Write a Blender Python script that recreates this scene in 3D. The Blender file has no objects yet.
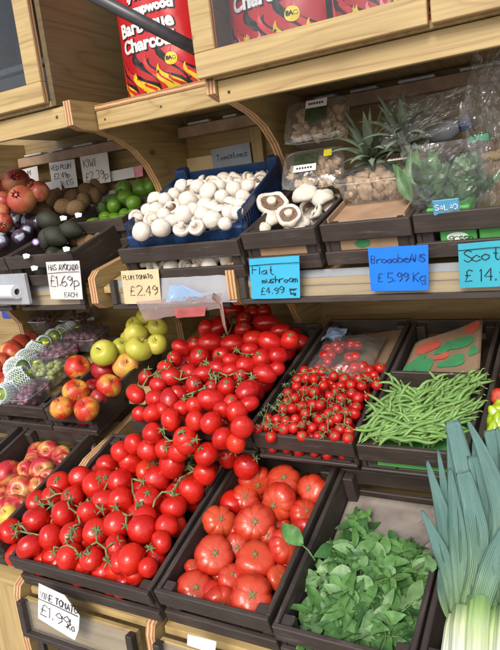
import bpy, bmesh, math, random
from mathutils import Vector, Matrix, Euler, noise
from mathutils.geometry import tessellate_polygon
C = bpy.context.scene.collection
rnd = random.Random(11)
PI = math.pi
# ------------------------------------------------------------------ camera calibration (metres, camera height 1.5)
RW = Matrix(((0.8701756, -0.0041213, -0.4927244), (0.4789132, -0.2281644, 0.8476928), (-0.1159158, -0.9736139, -0.1965694)))
F = 624.86
EYE = Vector((0, 0, 1.5))
def ray(px, py): return RW @ Vector(((px-250)/F, (py-325)/F, 1.0))
def U(px, py, Y):
    r = ray(px, py); return EYE + r*(Y/r.y)
def pxm(px, py, Y):                       # metres per photo pixel at that depth
    r = ray(px, py); return (Y/r.y)/F
def W(x, y, z): return Vector((x, y, z+1.5))

# ------------------------------------------------------------------ materials
def mat(name):
    m = bpy.data.materials.new(name); m.use_nodes = True
    return m, m.node_tree, m.node_tree.nodes['Principled BSDF']
def N(nt, t, **kw):
    n = nt.nodes.new(t)
    for k, v in kw.items():
        if k in n.inputs: n.inputs[k].default_value = v
        else: setattr(n, k, v)
    return n
def ramp(nt, src, stops):
    r = nt.nodes.new('ShaderNodeValToRGB'); e = r.color_ramp.elements
    while len(e) < len(stops): e.new(0.5)
    for i, (p, c) in enumerate(stops):
        e[i].position = p; e[i].color = (*c, 1) if len(c) == 3 else c
    nt.links.new(src, r.inputs[0]); return r.outputs[0]
def coords(nt, scale=(1, 1, 1), kind='Object', rand=True):
    tc = nt.nodes.new('ShaderNodeTexCoord'); mp = nt.nodes.new('ShaderNodeMapping')
    mp.inputs['Scale'].default_value = scale
    nt.links.new(tc.outputs[kind], mp.inputs['Vector'])
    if rand:
        oi = nt.nodes.new('ShaderNodeObjectInfo')
        mu = N(nt, 'ShaderNodeMath', operation='MULTIPLY'); mu.inputs[1].default_value = 37.0
        nt.links.new(oi.outputs['Random'], mu.inputs[0])
        cb = nt.nodes.new('ShaderNodeCombineXYZ')
        for i in range(3): nt.links.new(mu.outputs[0], cb.inputs[i])
        nt.links.new(cb.outputs[0], mp.inputs['Location'])
    return mp.outputs[0]
def noise_tex(nt, vec, scale, detail=4, dist=0, rough=.55):
    n = N(nt, 'ShaderNodeTexNoise'); n.inputs['Scale'].default_value = scale; n.inputs['Detail'].default_value = detail
    n.inputs['Distortion'].default_value = dist; n.inputs['Roughness'].default_value = rough
    nt.links.new(vec, n.inputs['Vector']); return n.outputs['Fac']
def mixc(nt, fac, a, b, mode='MIX'):
    m = nt.nodes.new('ShaderNodeMix'); m.data_type = 'RGBA'; m.blend_type = mode
    for sock, v in ((m.inputs[0], fac), (m.inputs[6], a), (m.inputs[7], b)):
        if isinstance(v, (int, float)): sock.default_value = v
        elif isinstance(v, tuple): sock.default_value = (*v, 1) if len(v) == 3 else v
        else: nt.links.new(v, sock)
    return m.outputs[2]
def bump(nt, bs, h, strength=.3, dist=.002):
    b = N(nt, 'ShaderNodeBump'); b.inputs['Strength'].default_value = strength; b.inputs['Distance'].default_value = dist
    nt.links.new(h, b.inputs['Height']); nt.links.new(b.outputs[0], bs.inputs['Normal'])
def plain(name, c, rough=.5, spec=.5, var=.12, vs=60, bumpy=0, coat=0, sss=0):
    m, nt, bs = mat(name)
    v = coords(nt); f = noise_tex(nt, v, float(vs))
    d = tuple(x*(1-var) for x in c); l = tuple(min(1, x*(1+var)) for x in c)
    nt.links.new(ramp(nt, f, [(.3, d), (.7, l)]), bs.inputs['Base Color'])
    bs.inputs['Roughness'].default_value = rough; bs.inputs['Specular IOR Level'].default_value = spec
    bs.inputs['Coat Weight'].default_value = coat
    if sss:
        bs.inputs['Subsurface Weight'].default_value = sss; bs.inputs['Subsurface Radius'].default_value = (.01, .004, .002)
        bs.inputs['Subsurface Scale'].default_value = .5
    if bumpy: bump(nt, bs, f, bumpy, .002 if vs > 14 else .02)
    return m
def ply(name, axis, tone=1.0, cathedral=True):
    """pale birch/pine plywood with long grain along one axis"""
    m, nt, bs = mat(name)
    s = {'x': (.9, 7, 7), 'y': (7, .9, 7), 'z': (7, 7, .9)}[axis]
    v = coords(nt, s)
    w = N(nt, 'ShaderNodeTexNoise'); w.inputs['Scale'].default_value = 1.1; w.inputs['Detail'].default_value = 2
    nt.links.new(v, w.inputs['Vector'])
    mu = N(nt, 'ShaderNodeMath', operation='MULTIPLY'); mu.inputs[1].default_value = 17
    nt.links.new(w.outputs['Fac'], mu.inputs[0])
    fr = N(nt, 'ShaderNodeMath', operation='PINGPONG'); fr.inputs[1].default_value = 1.0
    nt.links.new(mu.outputs[0], fr.inputs[0])
    s2 = {'x': (2.5, 90, 90), 'y': (90, 2.5, 90), 'z': (90, 90, 2.5)}[axis]
    fine = noise_tex(nt, coords(nt, s2), 1.5, 5)
    blot = noise_tex(nt, coords(nt), 5, 3)
    a = tuple(x*tone for x in (.52, .385, .175)); b = tuple(x*tone for x in (.29, .19, .075))
    base = ramp(nt, fr.outputs[0], [(0, a), (.55, tuple(.85*p+.15*q for p, q in zip(a, b))), (.86, tuple(.55*p+.45*q for p, q in zip(a, b))), (1, b)])
    base = mixc(nt, .42, base, ramp(nt, fine, [(.36, b), (.62, a)]))
    base = mixc(nt, .45, base, ramp(nt, blot, [(.3, (.72, .70, .66)), (.7, (1, 1, 1))]), 'MULTIPLY')
    vo = N(nt, 'ShaderNodeTexVoronoi'); vo.inputs['Scale'].default_value = 5.5
    nt.links.new(coords(nt, {'x': (.55, 1, 1), 'y': (1, .55, 1), 'z': (1, 1, .55)}[axis]), vo.inputs['Vector'])
    knot = ramp(nt, vo.outputs['Distance'], [(.03, (.30, .17, .08)), (.075, (1, 1, 1))])
    base = mixc(nt, .8, base, knot, 'MULTIPLY')
    nt.links.new(base, bs.inputs['Base Color']); bs.inputs['Roughness'].default_value = .5
    bump(nt, bs, fine, .12, .001)
    return m
def ply_edge(name, axis='x', pitch=.0052):
    m, nt, bs = mat(name)
    v = coords(nt, rand=False)
    sp = nt.nodes.new('ShaderNodeSeparateXYZ'); nt.links.new(v, sp.inputs[0])
    d = N(nt, 'ShaderNodeMath', operation='DIVIDE'); d.inputs[1].default_value = pitch
    nt.links.new(sp.outputs['XYZ'.index(axis.upper())], d.inputs[0])
    nz = noise_tex(nt, v, 30, 3); ad = N(nt, 'ShaderNodeMath', operation='ADD'); nt.links.new(d.outputs[0], ad.inputs[0]); nt.links.new(nz, ad.inputs[1])
    pp = N(nt, 'ShaderNodeMath', operation='PINGPONG'); pp.inputs[1].default_value = 1; nt.links.new(ad.outputs[0], pp.inputs[0])
    c = ramp(nt, pp.outputs[0], [(.25, (.26, .12, .055)), (.55, (.50, .29, .14)), (.9, (.58, .37, .18))])
    nt.links.new(c, bs.inputs['Base Color']); bs.inputs['Roughness'].default_value = .6
    return m
def cratewood(name, axis, tone=1.0):
    m, nt, bs = mat(name)
    s = {'x': (3, 40, 40), 'y': (40, 3, 40), 'z': (40, 40, 3)}[axis]
    g = noise_tex(nt, coords(nt, s), 2.0, 6, .6)
    blot = noise_tex(nt, coords(nt), 11, 5)
    scuff = noise_tex(nt, coords(nt, tuple(x*.6 for x in s)), 5, 8, 0, .7)
    base = ramp(nt, g, [(.25, tuple(x*tone for x in (.008, .0055, .0045))), (.55, tuple(x*tone for x in (.023, .0138, .0088))), (.8, tuple(x*tone for x in (.050, .031, .021)))])
    base = mixc(nt, ramp(nt, blot, [(.45, (0, 0, 0)), (.75, (.55, .55, .55))]), base, tuple(x*tone for x in (.050, .037, .029)))
    base = mixc(nt, ramp(nt, scuff, [(.57, (0, 0, 0)), (.70, (.7, .7, .7))]), base, (.13, .112, .104))
    ge = nt.nodes.new('ShaderNodeNewGeometry')
    base = mixc(nt, ramp(nt, ge.outputs['Pointiness'], [(.56, (0, 0, 0)), (.68, (.35, .35, .35))]), base, (.12, .10, .095))
    nt.links.new(base, bs.inputs['Base Color'])
    nt.links.new(ramp(nt, blot, [(.3, (.42, .42, .42)), (.7, (.75, .75, .75))]), bs.inputs['Roughness'])
    bump(nt, bs, g, .35, .002)
    return m
def tomato_mat(name, lo, hi, rough=.2, speck=True, shoulder=None):
    m, nt, bs = mat(name)
    oi = nt.nodes.new('ShaderNodeObjectInfo')
    c = ramp(nt, oi.outputs['Random'], [(0, lo), (.6, tuple((a+b)/2 for a, b in zip(lo, hi))), (.9, hi), (1, (hi[0]*1.03, hi[1]*1.7+.004, hi[2]*1.2))])
    v = coords(nt); f = noise_tex(nt, v, 1.1, 3)
    c = mixc(nt, ramp(nt, f, [(.35, (.0, .0, .0)), (.75, (.55, .55, .55))]), c, tuple(min(1, x*1.18+.004) for x in hi))
    if shoulder:
        sp = nt.nodes.new('ShaderNodeSeparateXYZ'); tc = nt.nodes.new('ShaderNodeTexCoord'); nt.links.new(tc.outputs['Generated'], sp.inputs[0])
        c = mixc(nt, ramp(nt, sp.outputs[2], [(.74, (0, 0, 0)), (.98, (.45, .45, .45))]), c, shoulder)
    if speck:
        vo = N(nt, 'ShaderNodeTexVoronoi'); vo.inputs['Scale'].default_value = 16
        nt.links.new(v, vo.inputs['Vector'])
        c = mixc(nt, ramp(nt, vo.outputs['Distance'], [(.10, (.22, .22, .22)), (.2, (0, 0, 0))]), c, (.85, .33, .12))
    nt.links.new(c, bs.inputs['Base Color'])
    nt.links.new(ramp(nt, noise_tex(nt, v, 2.5, 4), [(.3, (rough*.75,)*3), (.75, (rough*1.6,)*3)]), bs.inputs['Roughness'])
    bs.inputs['Subsurface Weight'].default_value = .05; bs.inputs['Subsurface Radius'].default_value = (.012, .003, .001); bs.inputs['Subsurface Scale'].default_value = .5
    bump(nt, bs, noise_tex(nt, v, 3.5, 3), .12, .01)
    bs.inputs['Coat Weight'].default_value = .12; bs.inputs['Coat Roughness'].default_value = .06; bs.inputs['Specular IOR Level'].default_value = .42
    return m
def apple_mat(name, ground, blush, amount, streak=.5):
    m, nt, bs = mat(name)
    v = coords(nt)
    f = noise_tex(nt, v, .75, 3, .4)
    oi = nt.nodes.new('ShaderNodeObjectInfo')
    tc = nt.nodes.new('ShaderNodeTexCoord'); sp = nt.nodes.new('ShaderNodeSeparateXYZ'); nt.links.new(tc.outputs['Object'], sp.inputs[0])
    at = N(nt, 'ShaderNodeMath', operation='ARCTAN2'); nt.links.new(sp.outputs[1], at.inputs[0]); nt.links.new(sp.outputs[0], at.inputs[1])
    cb = nt.nodes.new('ShaderNodeCombineXYZ'); nt.links.new(at.outputs[0], cb.inputs[0]); nt.links.new(oi.outputs['Random'], cb.inputs[1])
    st = noise_tex(nt, cb.outputs[0], 14, 4)
    s2 = N(nt, 'ShaderNodeMath', operation='MULTIPLY_ADD'); s2.inputs[1].default_value = streak; nt.links.new(st, s2.inputs[0]); nt.links.new(f, s2.inputs[2])
    t = .5+streak*.5-(amount-.5)*.20
    c = mixc(nt, ramp(nt, s2.outputs[0], [(t-.1, (0, 0, 0)), (t+.12, (1, 1, 1))]), ground, blush)
    vo = N(nt, 'ShaderNodeTexVoronoi'); vo.inputs['Scale'].default_value = 7; nt.links.new(v, vo.inputs['Vector'])
    c = mixc(nt, ramp(nt, vo.outputs['Distance'], [(.05, (.45, .45, .45)), (.11, (0, 0, 0))]), c, (.75, .55, .3))
    nt.links.new(c, bs.inputs['Base Color']); bs.inputs['Roughness'].default_value = .33
    return m
def clear(name, tint=(1, 1, 1), haze=.10, gloss=.12, rough=.12, bumpy=0, bscale=40, top=.7, dcol=(.85, .88, .9)):
    """thin clear plastic: mostly see-through, glossy at glancing angles, faintly milky"""
    m = bpy.data.materials.new(name); m.use_nodes = True; nt = m.node_tree; nt.nodes.clear()
    out = nt.nodes.new('ShaderNodeOutputMaterial'); tr = nt.nodes.new('ShaderNodeBsdfTransparent'); tr.inputs[0].default_value = (*tint, 1)
    gl = nt.nodes.new('ShaderNodeBsdfGlossy'); gl.inputs['Roughness'].default_value = rough
    df = nt.nodes.new('ShaderNodeBsdfDiffuse'); df.inputs[0].default_value = (*dcol, 1)
    lw = nt.nodes.new('ShaderNodeLayerWeight'); lw.inputs[0].default_value = .22
    mr = nt.nodes.new('ShaderNodeMapRange'); mr.inputs[3].default_value = gloss; mr.inputs[4].default_value = top
    nt.links.new(lw.outputs['Fresnel'], mr.inputs[0])
    m1 = nt.nodes.new('ShaderNodeMixShader'); m1.inputs[0].default_value = haze; nt.links.new(tr.outputs[0], m1.inputs[1]); nt.links.new(df.outputs[0], m1.inputs[2])
    m2 = nt.nodes.new('ShaderNodeMixShader'); nt.links.new(mr.outputs[0], m2.inputs[0]); nt.links.new(m1.outputs[0], m2.inputs[1]); nt.links.new(gl.outputs[0], m2.inputs[2])
    nt.links.new(m2.outputs[0], out.inputs[0])
    if bumpy:
        b = N(nt, 'ShaderNodeBump'); b.inputs['Strength'].default_value = bumpy; b.inputs['Distance'].default_value = .01
        nt.links.new(noise_tex(nt, coords(nt), bscale, 4, 1.0), b.inputs['Height']); nt.links.new(b.outputs[0], gl.inputs['Normal']); nt.links.new(b.outputs[0], lw.inputs['Normal'])
    return m

def cap_mat():
    m, nt, bs = mat('mushroom_cap'); v = coords(nt); f = noise_tex(nt, v, 1.7, 4)
    c = ramp(nt, f, [(.3, (.60, .54, .46)), (.65, (.74, .69, .61))])
    b = noise_tex(nt, v, 3.2, 6, .8, .65)
    c = mixc(nt, ramp(nt, b, [(.60, (0, 0, 0)), (.74, (.75, .75, .75))]), c, (.30, .19, .11))
    vo = N(nt, 'ShaderNodeTexVoronoi'); vo.inputs['Scale'].default_value = 5; nt.links.new(v, vo.inputs['Vector'])
    c = mixc(nt, ramp(nt, vo.outputs['Distance'], [(.05, (.8, .8, .8)), (.09, (0, 0, 0))]), c, (.10, .06, .035))
    nt.links.new(c, bs.inputs['Base Color']); bs.inputs['Roughness'].default_value = .6; bs.inputs['Specular IOR Level'].default_value = .3
    bump(nt, bs, b, .12, .03); return m
M = dict(
    ply_x=ply('plywood_long', 'x'), ply_z=ply('plywood_upright', 'z', .88), ply_y=ply('plywood_deep', 'y', .9), ply_back=ply('plywood_back', 'x', .72),
    edge_x=ply_edge('plywood_edge', 'x'), edge_z=ply_edge('plywood_edge_flat', 'z'), edge_y=ply_edge('plywood_edge_deep', 'y'),
    cr_x=cratewood('stained_crate_board', 'x'), cr_y=cratewood('stained_crate_side', 'y'), cr_z=cratewood('stained_crate_post', 'z'),
    batten=plain('batten_wood', (.40, .27, .17), .6, var=.25, vs=18),
    vine=tomato_mat('vine_tomato_skin', (.39, .0065, .0045), (.54, .016, .007), .17),
    plum=tomato_mat('plum_tomato_skin', (.33, .005, .0055), (.47, .011, .008), .19),
    beef=tomato_mat('beef_tomato_skin', (.38, .013, .007), (.47, .030, .013), .23, shoulder=(.50, .085, .03)),
    cherry=tomato_mat('cherry_tomato_skin', (.34, .006, .0045), (.46, .013, .007), .2, speck=False),
    calyx=plain('tomato_calyx', (.10, .17, .05), .6, var=.4, vs=45.00), vinestem=plain('vine_stem', (.16, .195, .075), .65, var=.4, vs=60),
    scar=plain('stem_scar', (.20, .17, .07), .7, var=.5, vs=150),
    pink=apple_mat('pink_apple_skin', (.60, .38, .10), (.44, .022, .030), 1.02, .4), jazz=apple_mat('red_yellow_apple_skin', (.66, .42, .06), (.50, .030, .016), .80, .30),
    redapple=apple_mat('red_apple_skin', (.45, .10, .03), (.30, .008, .014), 1.5), green=apple_mat('green_apple_skin', (.42, .42, .045), (.52, .47, .09), .5, .3),
    golden=apple_mat('golden_apple_skin', (.62, .45, .06), (.68, .28, .09), .42, .3), peach=apple_mat('peach_skin', (.62, .30, .10), (.42, .05, .03), 1.0, .25),
    pome=apple_mat('pomegranate_skin', (.50, .20, .09), (.30, .035, .030), .85, .3), pomeo=apple_mat('pale_pomegranate_skin', (.50, .24, .09), (.40, .08, .05), .7, .3),
    wood_stem=plain('fruit_stem', (.10, .06, .03), .8), eye=plain('fruit_eye', (.06, .045, .025), .9),
    cap=cap_mat(), mstem=plain('mushroom_stem', (.70, .62, .52), .7, .3, var=.12, vs=2.00),
    gill=plain('mushroom_gills', (.17, .105, .07), .8, var=.4, vs=4.80), oyster=plain('oyster_mushroom', (.47, .34, .22), .6, var=.35, vs=1.40),
    kiwi=plain('kiwi_skin', (.17, .105, .055), .85, .2, var=.35, vs=7.20, bumpy=.3), avo=plain('avocado_skin', (.028, .030, .018), .5, .5, var=.6, vs=15.30, bumpy=1),
    lime=plain('lime_skin', (.10, .22, .018), .35, .5, var=.25, vs=15.60, bumpy=.2), avog=plain('green_avocado_skin', (.055, .12, .018), .4, .5, var=.45, vs=11.00, bumpy=.4),
    plumskin=plain('dark_plum_skin', (.055, .035, .06), .4, .5, var=.8, vs=1.60), foil=plain('pale_wrap', (.36, .40, .48), .3, .6, var=.25, vs=2.40),
    grape_p=plain('purple_grape', (.20, .075, .115), .35, .5, var=.5, vs=1.60, sss=.1), grape_g=plain('green_grape', (.34, .40, .13), .3, .5, var=.25, vs=1.60, sss=.2), date=plain('dark_berry', (.12, .02, .018), .4, .5, var=.5, vs=2.40),
    foam=plain('foam_net', (.74, .83, .87), .6, .4, var=.12), guava=plain('green_guava_skin', (.16, .24, .06), .5, .5, var=.3, vs=1.60),
    bean=plain('green_bean', (.150, .285, .070), .45, .5, var=.25, vs=5.00), beantip=plain('bean_tip', (.26, .30, .12), .6),
    pepper=plain('yellow_green_pepper', (.33, .47, .018), .22, .6, var=.25, vs=0.80, coat=.3),
    herb=plain('herb_leaf', (.088, .205, .055), .45, .4, var=.45, vs=30), herb2=plain('herb_leaf_pale', (.15, .275, .11), .45, .4, var=.35, vs=30), herb3=plain('herb_leaf_dark', (.045, .125, .035), .45, .4, var=.4, vs=30), herbstem=plain('herb_stem', (.14, .24, .06), .6),
    card=plain('brown_card', (.36, .235, .145), .8, .2, var=.14, vs=25), kraft=plain('kraft_paper', (.42, .29, .185), .8, .2, var=.12, vs=20), dusty=plain('dusty_tray', (.44, .385, .34), .8, .3, var=.28, vs=18),
    redprint=plain('red_print', (.42, .075, .045), .8), greenprint=plain('green_print', (.035, .20, .075), .8), greencard=plain('green_carton', (.075, .32, .075), .5, var=.06),
    white=plain('white_card', (.72, .72, .73), .6, var=.05, vs=15), cream=plain('yellowed_card', (.66, .54, .33), .6, var=.12, vs=15), greycard=plain('grey_blue_card', (.30, .36, .46), .5, var=.12, vs=15),
    sky=plain('sky_blue_card', (.055, .50, .80), .3, var=.05, vs=12, coat=.3), blue=plain('strong_blue_card', (.015, .22, .86), .3, var=.06, vs=12, coat=.3), teal=plain('teal_card', (.06, .46, .62), .3, var=.05, vs=12, coat=.3),
    ink=plain('black_ink', (.012, .012, .018), .5), inkblue=plain('faded_blue_ink', (.02, .045, .20), .5), inkred=plain('faded_purple_ink', (.06, .05, .35), .5), black=plain('black_print', (.012, .011, .011), .5),
    whiteprint=plain('white_print', (.82, .80, .80), .45, var=.03), yellowprint=plain('yellow_print', (.80, .58, .03), .45, var=.05), bagred=plain('red_sack', (.50, .016, .022), .34, .5, var=.10, vs=8, coat=.2, bumpy=.15), bagred2=plain('red_flame_print', (.60, .030, .035), .4),
    pinkprint=plain('pink_print', (.72, .25, .28), .4), silver=plain('pale_print', (.62, .60, .62), .4),
    bluep=plain('blue_plastic', (.009, .034, .105), .38, .5, var=.15, vs=20), steel=plain('grey_steel', (.055, .055, .062), .35, .5, var=.2, vs=40), alu=plain('grey_plastic_rail', (.33, .35, .38), .35, .6, var=.12, vs=15),
    sticker_y=plain('yellow_sticker', (.80, .74, .03), .4), sticker_p=plain('purple_sticker', (.30, .18, .55), .4), roll=plain('bag_roll', (.70, .76, .80), .4, var=.08),
    pinkpaper=clear('pinkish_wrap', (.80, .58, .52), .42, .06, .2, 1.0, 18, .6, (.44, .31, .27)), redpaper=plain('red_paper', (.34, .07, .07), .5, var=.3, vs=30), bluefilm=clear('blue_film', (.62, .78, .95), .5, .08, .2, 1.0, 18, .7, (.38, .56, .82)),
    plastic=clear('clear_punnet', (.97, .98, .98), .09, .08, .14), film=clear('clear_film', (.985, .99, .985), .055, .065, .10, .85, 14, .95), pane=clear('cabinet_pane', (.90, .92, .93), .012, .02, .03, top=.22), cover=clear('rail_cover', (.95, .96, .97), .05, .03, .2, top=.4),
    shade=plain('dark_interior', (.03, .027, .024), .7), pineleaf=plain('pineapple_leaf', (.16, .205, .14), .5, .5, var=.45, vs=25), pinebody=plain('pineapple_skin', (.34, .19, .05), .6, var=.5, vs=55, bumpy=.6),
    salad=plain('salad_leaf', (.05, .125, .038), .45, .5, var=.45, vs=25), label_blue=plain('blue_label', (.10, .35, .60), .4), labelgreen=plain('dark_green_label', (.03, .05, .02), .4, var=.8, vs=60), bottle=plain('bottle_blue', (.03, .06, .35), .3), ginger=plain('ginger_skin', (.46, .32, .16), .8, var=.2, vs=40),
    tile=plain('white_wood', (.55, .55, .54), .6),
)
def leek_mat():
    m, nt, bs = mat('leek_leaf')
    a = nt.nodes.new('ShaderNodeAttribute'); a.attribute_name = 'along'
    f = noise_tex(nt, coords(nt), 30, 4)
    c = ramp(nt, a.outputs['Fac'], [(0, (.74, .76, .62)), (.10, (.62, .68, .36)), (.22, (.36, .55, .16)), (.40, (.34, .54, .34)), (.7, (.28, .49, .43)), (1, (.24, .45, .425))])
    ac = nt.nodes.new('ShaderNodeAttribute'); ac.attribute_name = 'across'
    sx = N(nt, 'ShaderNodeMath', operation='MULTIPLY'); sx.inputs[1].default_value = 75; nt.links.new(ac.outputs['Fac'], sx.inputs[0])
    sn = N(nt, 'ShaderNodeMath', operation='SINE'); nt.links.new(sx.outputs[0], sn.inputs[0])
    c = mixc(nt, ramp(nt, sn.outputs[0], [(0, (.0, .0, .0)), (1, (.20, .20, .20))]), c, (.30, .50, .38))
    lg = nt.nodes.new('ShaderNodeCombineXYZ'); nt.links.new(a.outputs['Fac'], lg.inputs[0]); nt.links.new(ac.outputs['Fac'], lg.inputs[1])
    mp = nt.nodes.new('ShaderNodeMapping'); mp.inputs['Scale'].default_value = (2.5, 22, 1); nt.links.new(lg.outputs[0], mp.inputs[0])
    oi = nt.nodes.new('ShaderNodeObjectInfo'); nt.links.new(oi.outputs['Random'], lg.inputs[2])
    stv = noise_tex(nt, mp.outputs[0], 2, 5)
    c = mixc(nt, .75, c, ramp(nt, stv, [(.3, (.48, .56, .58)), (.7, (1.0, 1.0, 1.0))]), 'MULTIPLY')
    c = mixc(nt, ramp(nt, f, [(.52, (0, 0, 0)), (.8, (.30, .30, .30))]), c, (.42, .52, .50))
    nt.links.new(c, bs.inputs['Base Color']); bs.inputs['Roughness'].default_value = .42
    bump(nt, bs, sn.outputs[0], .35, .0012)
    return m
M['leek'] = leek_mat()

# ------------------------------------------------------------------ mesh helpers
def mkobj(name, bm, m, parent=None, smooth=False, loc=None):
    me = bpy.data.meshes.new(name); bm.normal_update(); bm.to_mesh(me); bm.free()
    for x in (m if isinstance(m, (list, tuple)) else [m]): me.materials.append(x)
    if smooth:
        for p in me.polygons: p.use_smooth = True
    o = bpy.data.objects.new(name, me); C.objects.link(o)
    if parent is not None: o.parent = parent
    if loc is not None: o.location = loc
    return o
def tag(o, label, cat, group=None, kind=None):
    if label: o['label'] = label
    if cat: o['category'] = cat
    if group: o['group'] = group
    if kind: o['kind'] = kind
    return o
def thing(name, label, cat, loc=(0, 0, 0), rot=None, group=None):
    o = bpy.data.objects.new(name, None); C.objects.link(o); o.location = loc; o.empty_display_size = .05
    if rot is not None: o.rotation_euler = rot
    return tag(o, label, cat, group)
def wpart(name, bm, m, root, smooth=False):        # mesh given in world coordinates, root unrotated
    return mkobj(name, bm, m, root, smooth, -root.location)
def box(bm, lo, hi, bev=.0015, mi=0, mtx=None, rough=0):
    lo, hi = Vector(lo), Vector(hi)
    r = bmesh.ops.create_cube(bm, size=1); vs = r['verts']
    for v in vs: v.co = Vector([lo[i]+(v.co[i]+.5)*(hi[i]-lo[i]) for i in range(3)])
    fs = set(f for v in vs for f in v.link_faces)
    if bev:
        e = list(set(e for v in vs for e in v.link_edges))
        rr = bmesh.ops.bevel(bm, geom=e, offset=bev, segments=1, affect='EDGES')
        vs = list(set(v for f in rr['faces'] for v in f.verts) | set(v for v in vs if v.is_valid))
        fs = set(f for v in vs for f in v.link_faces)
    for f in fs: f.material_index = mi
    if mtx is not None:
        for v in vs: v.co = mtx @ v.co
    return vs
def tube(bm, pts, rad, seg=6, cap=True, mi=0, flat=1.0, up=None):
    pts = [Vector(p) for p in pts]; n = len(pts)
    if not isinstance(rad, (list, tuple)): rad = [rad]*n
    t0 = (pts[1]-pts[0]).normalized(); a = up.copy() if up else t0.orthogonal()
    a = (a-t0*a.dot(t0)).normalized(); rings = []
    for i in range(n):
        t = (pts[min(i+1, n-1)]-pts[max(i-1, 0)])
        t = t.normalized() if t.length > 1e-9 else t0
        a = a-t*a.dot(t); a = a.normalized() if a.length > 1e-6 else t.orthogonal().normalized()
        b = t.cross(a)
        rings.append([bm.verts.new(pts[i]+(a*math.cos(2*PI*k/seg)*flat+b*math.sin(2*PI*k/seg))*rad[i]) for k in range(seg)])
    for i in range(n-1):
        for k in range(seg):
            f = bm.faces.new((rings[i][k], rings[i][(k+1) % seg], rings[i+1][(k+1) % seg], rings[i+1][k])); f.material_index = mi; f.smooth = True
    if cap:
        for r in (rings[0][::-1], rings[-1]):
            f = bm.faces.new(r); f.material_index = mi
    return rings
def lathe(bm, prof, seg=24, fn=None, mi=0):
    """prof: [(r, z)], first and last at r = 0; fn(angle, r, z, i) -> Vector"""
    rings = []
    for i, (r, z) in enumerate(prof):
        k = 1 if r < 1e-7 else seg; ring = []
        for j in range(k):
            a = 2*PI*j/seg
            ring.append(bm.verts.new(fn(a, r, z, i) if fn else (r*math.cos(a), r*math.sin(a), z)))
        rings.append(ring)
    for i in range(len(rings)-1):
        p, q = rings[i], rings[i+1]
        for j in range(seg):
            j2 = (j+1) % seg
            if len(p) == 1 and len(q) == 1: continue
            if len(p) == 1: f = bm.faces.new((p[0], q[j2], q[j]))
            elif len(q) == 1: f = bm.faces.new((p[j], p[j2], q[0]))
            else: f = bm.faces.new((p[j], p[j2], q[j2], q[j]))
            f.material_index = mi; f.smooth = True
    bmesh.ops.recalc_face_normals(bm, faces=bm.faces)
def sphere_prof(n=14, top=.0, dz=1.0, k=1.0):
    return [(0 if i in (0, n) else math.sin(PI*i/n), -dz*math.cos(PI*i/n)) for i in range(n+1)]
def dup(root, loc, rot=None, scale=None, label=None, group=None, cat=None):
    r = root.copy(); C.objects.link(r); r.location = loc
    if rot is not None: r.rotation_euler = rot
    if scale is not None: r.scale = (scale,)*3 if isinstance(scale, (int, float)) else scale
    if label: r['label'] = label
    if group: r['group'] = group
    if cat: r['category'] = cat
    for ch in KIDS.get(root.name) or list(root.children):
        c = ch.copy(); C.objects.link(c); c.parent = r
        for g in ch.children:
            d = g.copy(); C.objects.link(d); d.parent = c
    return r
KIDS = {}
PROTOS = []
def proto(o):
    KIDS[o.name] = list(o.children); PROTOS.append(o); return o
def rrot(tilt=.6): return Euler((rnd.uniform(-tilt, tilt), rnd.uniform(-tilt, tilt), rnd.uniform(0, 6.28)))
def face_cam(loc, spread=.5, away=Vector((0, 0, 0))):
    """rotation whose +z points roughly to the shopper, with scatter"""
    d = (EYE-Vector(loc)).normalized()+away+Vector([rnd.gauss(0, spread) for _ in range(3)])
    return (d.to_track_quat('Z', 'Y') @ Euler((0, 0, rnd.uniform(0, 6.28))).to_quaternion()).to_euler()

# ------------------------------------------------------------------ handwriting
GL = {'A': '02 28 42;14 34', 'B': '02 08 28 37 36 25 05;25 34 33 22 02', 'C': '47 28 07 03 22 43', 'D': '02 08 28 46 44 22 02', 'E': '48 08 02 42;05 35', 'F': '48 08 02;05 35', 'G': '47 28 06 04 22 43 45 25', 'H': '08 02;48 42;05 45', 'I': '28 22', 'K': '08 02;48 05 42', 'L': '08 02 42', 'M': '02 08 25 48 42', 'N': '02 08 42 48', 'O': '28 06 04 22 44 46 28', 'P': '02 08 38 47 46 35 05', 'R': '02 08 38 47 46 35 05;25 42', 'S': '47 28 07 06 44 43 22 03', 'T': '08 48;28 22', 'U': '08 03 22 43 48', 'V': '08 22 48', 'W': '08 12 25 32 48',
      '0': '28 06 04 22 44 46 28', '1': '17 28 22', '2': '07 28 47 46 02 42', '3': '07 28 47 25 44 22 03', '4': '38 04 44;38 32', '5': '48 08 05 35 44 43 22 02', '6': '38 16 04 03 22 43 44 35 04', '7': '08 48 12', '8': '25 07 28 47 25 03 22 43 25', '9': '46 28 17 06 25 46 47 44 22', '£': '47 28 17 14 02 42;05 35', '.': '22 23', ',': '23 11',
      'a': '45 25 04 03 22 44;45 42', 'b': '08 02 32 43 44 25 05', 'c': '44 25 04 03 22 43', 'e': '04 44 25 04 03 22 42', 'g': '45 25 04 03 22 43;45 40 20 11', 'h': '08 02;04 25 44 42', 'i': '25 22;27 28', 'k': '08 02;45 04 42', 'l': '28 22', 'm': '05 02;04 15 24 22;24 35 44 42', 'n': '05 02;04 25 44 42', 'o': '25 04 03 22 43 44 25', 'p': '05 00;05 35 44 43 22 02', 'r': '05 02;04 25 45', 's': '45 15 04 33 32 02', 't': '28 23 32 42;15 35', 'u': '05 03 22 43;45 42', 'w': '05 12 24 32 45', '_': '02 42', '-': '05 45', '/': '02 48'}
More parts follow.
